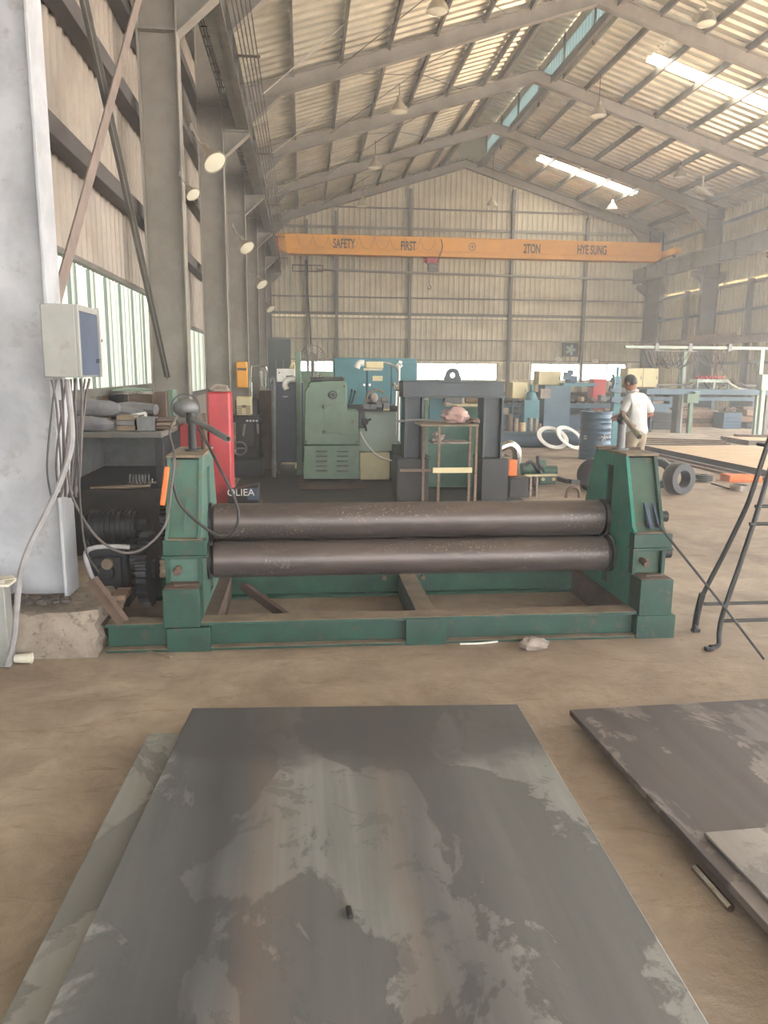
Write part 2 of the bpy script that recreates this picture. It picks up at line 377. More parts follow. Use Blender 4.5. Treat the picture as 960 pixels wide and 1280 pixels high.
# end wall
mb=MB(); f=lambda t,u,o:(t,36.05-o,u)
EW=[(-.35,1.5,1.25,1.98),(5.25,9.0,1.2,1.93),(10.68,15.28,1.22,1.95)]
mb.corr(f,-2.1,17,.24,.035,2.0,4.2,1); mb.corr(f,-2.1,17,.24,.035,0,1.2,1); xx=-2.1
for a,b,z0,z1 in EW:
    mb.corr(f,xx,a,.24,.035,1.2,2.0,1); xx=b
    mb.corr(f,a,b,.24,.035,z1,2.0,1)
mb.corr(f,xx,17,.24,.035,1.2,2.0,1)
n=0
for a,b in ((-2.1,RX),(RX,17)):
    mb.corr(lambda t,u,o:(t,36.0-o,4.05+(roofz(t)-4.05)*u),a,b,.24,.035,0,1,1)
mb.prism([(6.0,10.5),(8.3,10.5),(8.3,12.0),(7.15,12.3),(6.0,12.0)],'Y',36.0,36.05)
S('wall_end',mb,'sheetE','tall cream ribbed gable wall at the far end of the hall','wall',sheet=True)
for i,(a,b,z0,z1) in enumerate(EW):
    S('window_%d'%(i+30),MB().box(a,b,36.02,36.03,z0,z1),'clear',('small bright window behind the green lathe','bright four pane window behind the lifting lug','wide bright window behind the beige boxes')[i],'window')
    mb=MB(); mb.box(a-.05,b+.05,35.94,36.02,z1,z1+.05); mb.box(a-.05,b+.05,35.94,36.02,z0-.05,z0); mb.box(a-.05,a,35.94,36.02,z0,z1); mb.box(b,b+.05,35.94,36.02,z0,z1)
    nn=max(2,round((b-a)/.93))
    for k in range(1,nn): x=a+(b-a)*k/nn; mb.box(x-.02,x+.02,35.95,36.02,z0,z1)
    S('trim_%d'%(i+40),mb,'frame',('frame of the small window behind the green lathe','frame of the window behind the lifting lug','frame of the wide window behind the beige boxes')[i],'window frame')
for i,(x,zt) in enumerate(((.2,8.3),(1.5,8.7),(4.82,9.7),(9.5,9.8),(13.0,8.7))):
    mb=MB(); mb.box(x-.06,x+.06,35.66,35.9,0,zt-.2)
    S('trim_%d'%(i+50),mb,'framed','upright wind post of the end wall','post','end wall wind posts')
for i,(z,w,c) in enumerate(((8.7,.06,'framed'),(7.85,.1,'frame'),(4.85,.06,'framed'),(4.12,.13,'framed'),(3.92,.06,'frame'),(3.0,.06,'frame'),(2.08,.06,'frame'))):
    hw=(11.0-z)/.304; a=max(-1.95,RX-hw+.3); b=min(16.8,RX+hw-.3)
    S('trim_%d'%(i+60),MB().box(a,b,35.86,35.95,z-w/2,z+w/2),c,'horizontal girt of the end wall, number %d from the top'%(i+1),'girt','end wall girts')
# right wall
mb=MB()
mb.corr(wl(16.92,-1),22,36.1,.22,.035,5.15,8.1,1); mb.corr(wl(16.96,-1),22,36.1,.22,.035,0,5.25,1)
mb2=MB(); g=lambda t,u,o:(t,-8+o,u)
mb2.corr(g,13.5,17,.24,.035,0,8.0,1); mb2.corr(g,-2.1,13.5,.24,.035,5.8,8.0,1)
for a,b in ((-2.1,RX),(RX,17)): mb2.corr(lambda t,u,o:(t,-8+o,8+(roofz(t)-8)*u),a,b,.24,.035,0,1,1)
S('wall_back_added',mb2,'sheetE','unseen ribbed gable wall added behind the camera, its open doorway shaped for light','wall',sheet=True)  # unseen; added to cut frontal light, doorway widened to brighten the near column
for i_,(x0,x1,y0,y1) in enumerate(((-.95,1.45,8.85,13.2),(1.46,2.75,8.85,11.0))): S('trim_%d'%(90+i_),MB().box(x0,x1,y0,y1,0.0005,.006),'oily','thin dark sheet painting in floor shade and oil under the machines','floor plate','floor shade sheets')  # added dark sheets stand in for shade and oil on the floor
S('wall_right',mb,'sheetR','cream ribbed side wall behind the crane runway','wall',sheet=True)
for i,z in enumerate((2.0,3.0,4.0,5.0,6.6,7.5)):
    S('trim_%d'%(i+70),MB().box(16.78,16.9,22,36,z-.05,z+.05),'framed','thin horizontal girt on the cream side wall','girt','side wall girts')
for i,y in enumerate((23,28.3,33.2)):
    S('trim_%d'%(i+80),MB().box(16.6,16.78,y-.1,y+.1,0,5.1),'framed','short wind post of the cream side wall','post','side wall wind posts')
# columns (H section, web faces down the hall)
def hcol(xi,xo,y,z0,z1,name,mat,label,group,sg):
    root=thing(name,label,'column',(xi,y,z0),group,'structure'); x0,x1=min(xi,xo),max(xi,xo)
    mb=MB(); mb.box(x0,x0+.018,y-.12,y+.12,z0,z1); mb.box(x1-.018,x1,y-.12,y+.12,z0,z1); mb.box(x0+.018,x1-.018,y-.012,y+.012,z0,z1)
    for z in (5.35,6.2,7.6): mb.box(x0+.018,x1-.018,y-.11,y+.11,z,z+.016)
    mb.build('shaft',mat,root,bevel=.003)
    a=xi; b=xi+sg*.46; g=xi+sg*.21; zt,ze,zc=(5.79,5.77,5.36) if sg>0 else (5.59,5.48,5.12)
    mb=MB(); mb.prism([(a,zt),(b,zt),(b,ze),(a,zc)],'Y',y-.01,y+.01)
    mb.box(min(a,b),max(a,b),y-.11,y+.11,zt-.016,zt)
    mb.prism([(a,zc-.03),(b,ze-.03),(b,ze-.01),(a,zc-.01)],'Y',y-.11,y+.11)
    mb.box(min(a,g),max(a,g),y-.01,y+.01,zt,6.19); mb.box(min(a,g),max(a,g),y-.1,y+.1,6.175,6.19)
    if sg<0:
        c=xo-xi; mb.prism([(xo,zt),(xo+.4,zt),(xo+.4,ze),(xo,zc)],'Y',y-.01,y+.01); mb.prism([(xo,zc-.03),(xo+.4,ze-.03),(xo+.4,ze-.01),(xo,zc-.01)],'Y',y-.11,y+.11)
    mb.build('crane_bracket',mat,root)
    if z0==0: MB().box(x0-.06,x1+.06,y-.18,y+.18,0,.025).build('base_plate',mat,root)
    return root
names=['near column in glare pale paint on the broken concrete plinth','grey column behind the fluted window','grey column holding the second wall lamp','grey column behind the orange panel','grey column in the row beneath the cable tray','grey column just before the end wall corner','grey corner column at the end wall']
for k,y in enumerate(COLY):
    hcol(XL,-1.83,y,.28 if k==0 else 0,8.1,'steel_column','colglare' if k==0 else 'frame',names[k]+' beside the beige wall',None,1)  # only the near column wears the glare-paled paint
for k,y in enumerate(COLY[2:]):
    hcol(XR,16.62,y,0,8.0,'steel_column','framed','grey column carrying the crane runway by the cream wall',  'columns by the cream wall',-1)
# rafters
def rafz(x): return 8.0+.304*(x+.8) if x<RX else 8.0+.304*(2*RX+.8-x)
for k,y in enumerate([-.6]+COLY):
    mb=MB()
    for x0,x1 in ((-1.83,RX),(16.35,RX)):
        a,b=rafz(x0),rafz(x1)
        mb.prism([(x0,a),(x1,b),(x1,b+.37),(x0,a+.37)],'Y',y-.012,y+.012)
        mb.prism([(x0,a),(x1,b),(x1,b+.02),(x0,a+.02)],'Y',y-.1,y+.1)
        mb.prism([(x0,a+.35),(x1,b+.35),(x1,b+.37),(x0,a+.37)],'Y',y-.1,y+.1)
        xi=XL if x0<0 else XR; s=1 if x0<0 else -1
        mb.prism([(xi,7.25),(xi+s*.9,rafz(xi+s*.9)),(xi,rafz(xi))],'Y',y-.012,y+.012)
        mb.prism([(xi,7.22),(xi+s*.9,rafz(xi+s*.9)-.03),(xi+s*.9,rafz(xi+s*.9)),(xi,7.25)],'Y',y-.1,y+.1)
    S('roof_rafter',mb,'frame','grey sloping portal rafter spanning the hall under the roof','rafter','portal rafters')
# purlins
px=[-1.35+1.16*k for k in range(7)]
for x in px+[2*RX-x for x in px]:
    s=1 if x<RX else -1; z=roofz(x)-.05
    mb=MB(); mb.box(x-.011,x+.011,-8,36,z-.17,z); mb.box(x-.011,x+.05,-8,36,z-.182,z-.17)
    S('roof_purlin',mb,'purlin','slim steel purlin running the length of the roof','purlin','roof purlins')
for x in (6.28,7.9):
    mb=MB(); mb.box(x-.05,x+.05,-8,36,10.5,10.74); mb.box(x-.12,x-.1,-8,36,10.45,10.68)
    S('roof_purlin',mb,'purlin','deep doubled beam edging the ridge vent opening','beam','ridge vent edge beams')
# fly braces and roof rods
for y in COLY[2:]:
    mb=MB(); mb.tube([(-.9,y-.1,rafz(-.9)+.1),(.95,y-1.9,roofz(.95)-.12)],.018,6)
    S('brace_rod',mb,'white','pale diagonal brace rod near the eave','brace rod','eave brace rods')
    mb=MB(); mb.tube([(.9,y-.1,rafz(.9)+.2),(3.4,y-3.2,roofz(3.4)-.15),(5.0,y-5.0,roofz(5.)-.2)],.012,5,1)
    mb.tube([(.9,y-5.0,rafz(.9)+.2),(3.4,y-2.4,roofz(3.4)-.15),(5.0,y-.1,roofz(5.)-.2)],.012,5,1)
    S('brace_rod',mb,'framed','thin crossed roof bracing rods in a roof bay','brace rod','roof cross bracing')
mb=MB(); mb.bar((-1.585,4.75,1.46),(-1.585,9.68,6.22),.13,.012,(1,0,0))
S('brace_bar',mb,'brace','wide brown flat brace rising towards the end wall across the beige wall','brace')
mb=MB(); mb.bar((-1.64,4.75,6.25),(-1.64,9.68,1.5),.07,.012,(1,0,0)); mb.bar((-1.64,4.75,6.25),(-1.64,9.68,1.5),.012,.07,(1,0,0))
S('brace_bar',mb,'framed','slim angle brace falling towards the fluted window','brace')
# crane runways
for x,y0,l in ((-1.03,3.,'dark crane runway beam along the columns of the beige wall'),(15.2,14,'grey crane runway beam along the cream wall columns')):
    mb=MB(); zb,zt=(5.795,6.2) if x<0 else (5.595,6.2)
    mb.box(x-.115,x+.115,y0,35.55,zb,zb+.02); mb.box(x-.115,x+.115,y0,35.55,zt-.02,zt); mb.box(x-.01,x+.01,y0,35.55,zb,zt)
    y=y0+.4
    while y<35.4: mb.box(x-.11,x+.11,y-.006,y+.006,zb,zt); y+=1.04
    mb.box(x-.03,x+.03,y0,35.55,zt,zt+.04)
    S('runway_beam',mb,'framed',l,'crane runway')
# ================================================================ OVERHEAD CRANE
cr=thing('overhead_crane','orange bridge crane spanning the hall with safety lettering','crane',(7.05,32.5,6.2))
mb=MB()
mb.prism([(-.98,6.36),(-.55,6.16),(14.75,6.16),(14.95,6.3),(14.95,6.92),(-.98,6.92)],'Y',32.32,32.68)
mb.box(-.5,14.75,32.24,32.76,6.16,6.18); mb.box(-.98,14.95,32.28,32.72,6.9,6.93)
mb.box(-.7,14.9,32.26,32.32,6.36,6.385)
mb.build('girder','orange',cr,bevel=.006)
for x in (-1.03,15.2):
    mb=MB(); mb.box(x-.12,x+.12,31.3,33.7,6.36,6.62); mb.box(x-.12,x+.12,31.2,31.3,6.4,6.55)
    e=mb.build('end_carriage','orange' if x>0 else 'red',cr,bevel=.01)
    for y in (31.6,33.4): MB().cyl((x-.05,y,6.35),(x+.05,y,6.35),.108,seg=20).build('wheel','darksteel',e)
for tx,b in ((430,'SAFETY'),(510.5,'FIRST'),(665,'2TON'),(740,'HYE SUNG')):
    p=at(tx,{'SAFETY':305,'FIRST':308,'2TON':311.5,'HYE SUNG':313}[b],Y=32.32)
    text('lettering',b,.5,(p.x,32.316,p.z),(PI/2,0,0),'lettering',cr,.53,.012)
p=at(590.5,308.5,Y=32.32)
mb=MB(); mb.ring((p.x,32.315,p.z),(0,1,0),.15,.125,.008); mb.box(p.x-.09,p.x+.09,32.311,32.319,p.z-.012,p.z+.012); mb.box(p.x-.012,p.x+.012,32.311,32.319,p.z-.09,p.z+.09)
mb.build('emblem','lettering',cr)
mb=MB()
for i in range(9):
    x=-.2+i*.62; mb.tube([(x,32.3,6.86),(x+.12,32.29,6.5),(x+.31,32.29,6.42),(x+.5,32.29,6.5),(x+.62,32.3,6.86)],.006,5,4)
mb.build('festoon_cable','rust',cr)
mb=MB(); mb.box(5.05,5.45,32.26,32.74,5.92,6.12); mb.cyl((4.95,32.5,6.05),(5.55,32.5,6.05),.1,seg=14)
h=mb.build('hoist_trolley','red',cr)
mb=MB(); mb.cyl((5.12,32.5,5.76),(5.52,32.5,5.76),.16,seg=16); mb.box(5.2,5.42,32.36,32.64,5.6,5.92); mb.build('hoist_motor','greysteel',cr)
mb=MB(); mb.tube([(5.2,32.5,5.6),(5.2,32.5,5.05)],.012,6); mb.tube([(5.2,32.5,5.05),(5.27,32.5,4.98),(5.2,32.5,4.9),(5.13,32.5,4.97)],.02,6); mb.build('hook','darksteel',cr)
mb=MB(); mb.tube([(5.62,32.28,6.85),(5.66,32.27,6.5),(5.5,32.3,6.05)],.02,6); mb.build('supply_cable','black',cr)
mb=MB(); p0=at(383,345,Y=32.0); p1=at(389,440,Y=32.0); mb.tube([p0,p0*.5+p1*.5+Vector((.02,0,0)),p1],.03,6); mb.tube([p0+Vector((0,0,.6)),p0],.06,6,1); mb.box(p1.x-.06,p1.x+.06,31.94,32.06,p1.z-.3,p1.z); mb.build('pendant_control','black',cr)
# end wall pipe and red framed bracket
solo('conduit_pipe',MB().tube([(.6,35.4,5.95),(8,35.4,5.86),(15.6,35.4,5.78)],.055,8,3),'frame','pale pipe crossing the end wall below the orange crane','pipe')
mb=MB(); 
for a in (5.8,6.06): mb.box(-.45,.9,35.1,35.14,a,a+.05)
for a in (-.45,.2,.86): mb.box(a,a+.05,35.1,35.14,5.8,6.1)
mb.box(.2,.26,35.14,35.6,5.9,5.98)
solo('rail_end_bracket',mb,'rust','small rusty open frame at the end of the pale pipe','frame')
# cable tray and busbars above the brackets
mb=MB()
for x in (-1.375,-1.20): mb.box(x,x+.02,3,35.4,6.205,6.285)
y=3.2
while y<35.3: mb.box(-1.36,-1.19,y,y+.03,6.21,6.23); y+=.33
t=tag(mb.build('cable_tray','framed'),'ladder type cable tray lying on the brackets beside the crane beam','cable tray')
mb=MB()
for i in range(4): mb.tube([(-1.335+i*.036,3.2,6.25),(-1.33+i*.034,14,6.25),(-1.335+i*.036,24,6.25),(-1.335+i*.036,35,6.25)],.012,6,3)
solo('power_cable',mb,'cable','black cables lying along the ladder type cable tray','cable')
bus=thing('conductor_rails','five thin conductor rails running along the crane beam','conductor rail',(-.72,3,6.3))
for i in range(5): MB().tube([(-.83+i*.055,6,6.06),(-.83+i*.055,35,6.06)],.0085,6,1).build('rail','darksteel',bus)
for y in COLY[1:]:
    mb=MB(); mb.box(-.91,-.58,y-2.62,y-2.58,6.085,6.11)
    for i in range(5): mb.box(-.838+i*.055,-.822+i*.055,y-2.62,y-2.58,6.05,6.09)
    mb.build('hanger','rust',bus)
# ---------------------------------------------------------------- pendant lamps
def pend(name='pendant_lamp'):
    r=thing(name,'x','lamp',(0,0,0),'high bay lamps')
    mb=MB(); mb.lathe([(.025,.16),(.06,.14),(.07,.04),(.1,0),(.2,-.13),(.245,-.25),(.235,-.25),(.19,-.13),(.09,-.01),(.05,.03)],(0,0,0),seg=28,caps=True); mb.build('shade','lampshade',r)
    MB().lathe([(.05,-.04),(.12,-.12),(.19,-.2),(.215,-.245),(.1,-.27),(.001,-.275)],(0,0,0),seg=24).build('lens','lampglass',r)
    mb=MB(); mb.tube([(0,0,.15),(0,0,1)],.011,6,1); mb.ring((0,0,1),(1,0,0),.03,.015,.01,12); mb.build('drop_rod','darksteel',r)
    return r
def roofdrop(x): return roofz(x)-.24
P0=pend()
lamps=[('near the camera between the first two visible rafters',547,15,17.6),('second of the row over the fluted window side',499,140,22.8),('third of the row over the fluted window side',469,210,28.0),('last of the row, before the end wall and above the crane',453,258,33.3),('under the ridge before the end wall',615,258,33.3),('by the ridge vent, before the second rafter',748,145,24.0),('under the east slope on a long rod',850,222,28.0),('hazy one beyond the large roof light strip',883,30,19.6),('under the roof light strip by the end wall',765,262,33.3)]
for i,(l,x,y,Y) in enumerate(lamps):
    p=at(x,y,Y=Y); o=P0 if i==0 else dup(P0)
    o.location=(p.x,p.y,p.z+.25); o['label']='conical aluminium pendant lamp '+l
    rod=[c for c in o.children if c.name.startswith('drop_rod')][0]
    L=max(.3,roofdrop(p.x)-(p.z+.25)-.02) if abs(p.x-RX)>1.0 else 10.5-(p.z+.25); rod.scale=(1,1,L)
# tube cluster on the right
mb=MB()
p=at(880,240,Y=28)
for i in range(4): mb.tube([p+Vector((-.35+i*.1,-.1,.16-i*.07)),p+Vector((.2+i*.1,.12,.08-i*.07))],.022,6,1)
mb.box(p.x-.3,p.x+.45,28.12,28.16,p.z+.16,p.z+.2); mb.box(p.x-.3,p.x-.28,27.9,28.14,p.z-.1,p.z+.2); mb.box(p.x-.02,p.x+.02,28.1,28.14,p.z+.2,roofz(p.x)-.2)
solo('hanging_tube_light',mb,'white','cluster of pale fluorescent tubes under the east roof slope','light fixture',loc=p)
# wall lamps on goosenecks
def wlamp():
    r=thing('wall_lamp','x','lamp',(0,0,0),'gooseneck wall lamps')
    from mathutils import Euler
    rot=Vector((.5,-.42,-.75)).normalized().to_track_quat('-Z','Y').to_matrix()
    mb=MB(); mb.lathe([(.03,.2),(.06,.18),(.075,.05),(.1,0),(.2,-.15),(.235,-.24),(.225,-.24),(.19,-.14),(.09,-.01),(.05,.03)],(0,0,0),seg=28)
    for v in mb.b.verts: v.co=rot@v.co
    mb.build('shade','lampshade',r)
    mb=MB(); mb.lathe([(.05,-.04),(.18,-.18),(.21,-.235),(.1,-.25),(.001,-.255)],(0,0,0),seg=24)
    for v in mb.b.verts: v.co=rot@v.co
    mb.build('lens','lampglass',r)
    a=rot@Vector((0,0,.2))
    MB().tube([a,a+Vector((-.08,0,.08)),(-.22,0,.3),(-.28,0,.42)],.02,8).build('gooseneck','frame',r)
    MB().box(-.31,-.27,-.06,.06,.36,.5).build('wall_plate','frame',r)
    return r
W0=wlamp()
for i,(l,x,y,X) in enumerate((('on the second column, closest to the camera',259,206,-1.05),('on the third column',300,299,-1.05),('on the fourth column',321,348,-1.05),('on the fifth column',330,375,-1.05))):
    o=W0 if i==0 else dup(W0); o.scale=(.64,.64,.64); p=at(x,y,X=X); o.location=(X-.03,COLY[1+i]+ (0.02),p.z+.13) ; o['label']='aluminium gooseneck wall lamp '+l
    if i==0: o.location=(X-.03,COLY[1]+.02,at(259,206,Y=COLY[1]).z+.13)
o=dup(W0); o.scale=(.38,)*3; p=at(238,238,Y=9.72); o.location=(p.x,9.66,p.z); o['label']='small dull lamp clamped to the edge of the second column'
# ================================================================ GROUND: PLATES IN FRONT
def plate(name,pts,z0,z1,mat,label,zf=None):
    mb=MB(); mb.prism(pts,'Z',z0,z1)
    c=(sum(p[0] for p in pts)/len(pts),sum(p[1] for p in pts)/len(pts),z0)
    return solo(name,mb,mat,label,'steel plate',loc=(0,0,z0),bevel=.003)
a=at(240,885,Z=.122); b=at(647,880,Z=.122)
plate('steel_plate',[(-.70,.1),(.89,.1),(b.x,b.y),(a.x,a.y)],.100,.122,'plateA','large grey mill scale plate lying uppermost in front of the rolls')
a=at(185,917,Z=.096)
plate('steel_plate',[(-.78,.1),(.80,.12),(.90,3.1),(a.x,a.y)],.076,.096,'plateB','grey plate peeping out under the large mill scale plate')
mb=MB()
plate('steel_bearer',[(-.6,2.7),(.75,2.75),(.75,2.85),(-.6,2.8)],.0,.0745,'rust','rusty flat bar bearing the two stacked plates')
a=at(712,887,Z=.075); b=at(960,1157,Z=.075); 
d=(Vector((b.x,b.y))-Vector((a.x,a.y))); e=Vector((a.x,a.y))+d*2.1
c=at(960,873,Z=.075); w=(Vector((c.x,c.y))-Vector((a.x,a.y))).normalized()*2.0
plate('steel_plate',[(e.x,e.y),(e.x+w.x,e.y+w.y),(a.x+w.x,a.y+w.y),(a.x,a.y)],.048,.075,'plateC','dark trodden plate lying beside the steel bar')
plate('steel_bearer',[(a.x+.15,a.y-.2),(a.x+1.5,a.y-.2),(a.x+1.5,a.y-.28),(a.x+.15,a.y-.28)],.0,.0465,'rust','rusty flat bar bearing the dark trodden plate')
q=at(880,1040,Z=.088); r_=at(960,1124,Z=.088); d=(Vector((r_.x,r_.y))-Vector((q.x,q.y)))*2.2
plate('steel_plate',[(q.x+d.x,q.y+d.y),(q.x+d.x+1.1,q.y+d.y),(q.x+1.2,q.y+.05),(q.x,q.y)],.0765,.088,'plateD','small thin plate lying on top of the dark trodden plate')
a=at(868,1084,Z=.014); b=at(914,1136,Z=.014)
d=(b-a).normalized(); mb=MB(); mb.lathe([(.011,0),(.014,.004),(.014,(b-a).length-.003),(.0125,(b-a).length)],a,d,20)
mb.lathe([(.006,-.002),(.009,-.002),(.009,0),(.006,0)],a,d,16,closed=True)
solo('steel_bar',mb,'shiny','short bright round steel bar lying on the tan floor','steel bar',loc=(a+b)/2)
# small black clip and two oval marks belong to the plate; clip is a thing
p=at(437,1142,Z=.123); solo('metal_clip',MB().obox((p.x,p.y,.128),(.016,.045,.01),(0,0,.1)),'black','small black clip lying on the large mill scale plate','clip',loc=p,bevel=.003)
# litter
def crumple(c,rad,seed,mat,name,label,cat):
    mb=MB(); q=random.Random(seed); bmesh.ops.create_icosphere(mb.b,subdivisions=3,radius=1)
    ph=[q.uniform(0,6) for _ in range(6)]
    for v in mb.b.verts:
        n=v.co.copy(); k=1+.16*math.sin(5*n.x+ph[0])*math.sin(6*n.y+ph[1])+.12*math.sin(9*n.z+ph[2]+4*n.x)+q.uniform(-.05,.05)
        v.co=Vector((c[0]+n.x*rad[0]*k,c[1]+n.y*rad[1]*k,max(c[2]-rad[2]*.8,c[2]+n.z*rad[2]*k)))
    return solo(name,mb,mat,label,cat,loc=(c[0],c[1],c[2]-rad[2]*.8),smooth=50)
p=at(668,812,Z=0); crumple((p.x,p.y,.035),(.085,.045,.04),3,'rag','crumpled_rag','crumpled pale rag on the floor against the green base frame','rag')
p=at(35,823,Z=0)-Vector((0,.08,0)); mb=MB(); mb.lathe([(.022,0),(.024,.004),(.03,.09),(.028,.09),(.022,.006)],(0,0,0),seg=18)
for v in mb.b.verts: v.co=Vector((v.co.z-.04,v.co.y,v.co.x+.031))
for v in mb.b.verts: v.co+=p
solo('paper_cup',mb,'cream','crushed white paper cup on the floor by the broken plinth','cup',loc=p)
a=at(575,805,Z=.006);b=at(622,802,Z=.006); solo('white_stick',MB().tube([a,(a+b)/2+Vector((0,-.01,.0)),b],.006,6),'white','thin white stick on the floor before the green base frame','stick',loc=a)
a=at(186,811,Z=.006)-Vector((0,.03,0));b=at(214,822,Z=.006); solo('welding_rod',MB().tube([a,b],.006,6,1),'dust','short tan rod lying at the foot of the green base frame','rod',loc=a)
a=at(716,622,Z=0); mb=MB(); mb.tube([a+Vector((-.09,0,.0)),a+Vector((-.07,0,.1)),a+Vector((0,0,.14)),a+Vector((.07,0,.1)),a+Vector((.09,0,0))],.022,8); solo('steel_shackle',mb,'rust','rusty arched shackle standing on the floor behind the rolls','shackle',loc=a)
# ================================================================ PLATE ROLLING MACHINE
pm=thing('plate_rolling_machine','green plate rolling machine with two long dark steel rolls','rolling machine',(.6,4.87,0))
YC=4.87
def ibeamx(mb,x0,x1,y0,y1,z1,t=.018):
    mb.box(x0,x1,y0,y1,z1-t,z1); mb.box(x0,x1,y0,y1,0,t); mb.box(x0,x1,(y0+y1)/2-.006,(y0+y1)/2+.006,t,z1-t)
bf=None
mb=MB(); ibeamx(mb,-1.135,2.0,4.31,4.44,.168); b_=mb.build('front_beam','green',pm,bevel=.002)
mb=MB(); mb.box(-1.13,2.0,4.308,4.442,.1685,.171); mb.box(-1.13,2.0,4.3,4.36,.018,.021); mb.build('dust_layer','dust',b_)
mb=MB(); ibeamx(mb,-1.135,2.0,5.32,5.44,.168); b_=mb.build('rear_beam','greenmid',pm,bevel=.002)
MB().box(-1.13,2.0,5.318,5.442,.1685,.171).build('dust_layer','dust',b_)
mb=MB(); mb.box(.66,.78,4.44,5.32,.15,.168); mb.box(.66,.672,4.44,5.32,0,.15); mb.box(.768,.78,4.44,5.32,0,.15); mb.box(.585,.829,4.296,4.309,.0,.162); c_=mb.build('cross_member','green',pm,bevel=.002)
MB().box(.662,.778,4.444,5.316,.1685,.171).build('dust_layer','dust',c_)
for x in (.56,.84): MB().cyl((x,5.318,.14),(x,5.285,.14),.016,seg=6).build('bolt','dust',c_)
for x0,x1 in ((-.60,-.52),(1.95,2.03)):
    mb=MB(); mb.box(x0,x1,4.44,5.32,.15,.168); mb.box((x0 if x0>0 else x1)-(.0 if x0>0 else .012),(x0 if x0>0 else x1)+(.012 if x0>0 else 0),4.44,5.32,0,.15); mb.build('side_sill','rust',pm)
PROF=[(4.42,.13),(4.42,.64),(4.455,.665),(4.62,1.085),(5.12,1.085),(5.285,.665),(5.32,.64),(5.32,.13)]
def stand(x0,x1,inner,name='stand'):
    pw=.022
    core=MB(); xa,xb=(x0+pw,x0+pw+.07) if inner>0 else (x1-pw-.07,x1-pw)
    core.prism([(4.45,.14),(4.45,.63),(4.49,.67),(4.645,1.07),(5.095,1.07),(5.25,.67),(5.29,.63),(5.29,.14)],'X',xa,xb)
    xa,xb=(xb,x1-pw) if inner>0 else (x0+pw,xa)
    core.prism([(4.45,.14),(4.45,.63),(4.49,.67),(4.645,1.07),(4.79,1.07),(4.79,.14)],'X',xa,xb); core.prism([(4.95,.14),(4.95,1.07),(5.095,1.07),(5.25,.67),(5.29,.63),(5.29,.14)],'X',xa,xb); core.prism([(4.79,1.0),(4.79,1.07),(4.95,1.07),(4.95,1.0)],'X',xa,xb)
    s=core.build('stand','greenlt' if inner>0 else 'greendull',pm)
    for x in (x0,x1-pw):
        mb=MB()
        if (inner>0)==(x>x0) : # inner plate with the guide slot
            mb.prism([(4.42,.13),(4.42,.64),(4.455,.665),(4.62,1.085),(4.80,1.085),(4.80,.13)],'X',x,x+pw)
            mb.prism([(4.94,.13),(4.94,1.085),(5.12,1.085),(5.285,.665),(5.32,.64),(5.32,.13)],'X',x,x+pw)
            mb.prism([(4.80,1.0),(4.80,1.085),(4.94,1.085),(4.94,1.0)],'X',x,x+pw)
            mb.prism([(4.80,.13),(4.80,.2),(4.94,.2),(4.94,.13)],'X',x,x+pw)
        else: mb.prism(PROF,'X',x,x+pw)
        mb.build('side_plate','greenlt' if inner>0 else ('greenbright' if x==x0 else 'green'),s,bevel=.002)
    mb=MB(); mb.box(x0-.004,x1+.004,4.6,5.14,1.085,1.1); mb.build('top_plate','dust',s,bevel=.003)
    # collar with upstand
    mb=MB(); mb.box(x0-.008,x1+.03,4.395,4.47,.545,.632); mb.box(x0-.014,x1+.036,4.385,4.47,.528,.545); mb.build('collar','green',s,bevel=.003)
    mb=MB(); mb.box(x0+.01,x1+.01,4.405,4.466,.6325,.638); mb.build('dust_ledge','dust',s)
    # window with adjusting bolt
    [MB().box(c0,c0+.022,4.412,4.47,.376,.528).build('cheek','green',s,bevel=.002) for c0 in (x0-.002,x1-.02)]
    xm=(x0+x1)/2-.03
    mb=MB(); mb.cyl((xm,4.46,.455),(xm,4.40,.455),.02,seg=12); mb.cyl((xm,4.40,.455),(xm-.004,4.362,.45),.028,.02,seg=6); mb.build('adjusting_bolt','rust',s)
    mb=MB(); mb.box(x0-.0,x1,4.28,4.45,.15,.374); mb.build('front_block','green',s,bevel=.004)
    mb=MB(); mb.box(x0+.008,x1-.008,4.288,4.44,.3745,.378); mb.obox(((x0+x1)/2+.01,4.38,.381),(.13,.05,.006),(0,.05,.3)); mb.build('dust_patch','rust',s)
    return s
sl_=stand(-.805,-.60,1)
MB().box(-.795,-.55,4.296,4.46,.0,.142).build('foot_block','green',sl_,bevel=.004)
mb=MB(); mb.prism([(4.43,.67),(4.47,.67),(4.56,.86),(4.552,.86)],'X',-.70,-.69); mb.build('rib','greenlt',sl_)
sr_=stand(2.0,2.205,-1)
MB().box(1.998,2.243,4.296,4.46,.0,.145).build('foot_block','green',sr_,bevel=.004)
mb=MB(); mb.prism([(4.42,.66),(4.47,.66),(4.545,.80),(4.53,.80)],'X',2.10,2.125); mb.prism([(4.42,.66),(4.47,.66),(4.545,.80),(4.53,.80)],'X',2.155,2.165); mb.build('rib','bluedk',sr_)
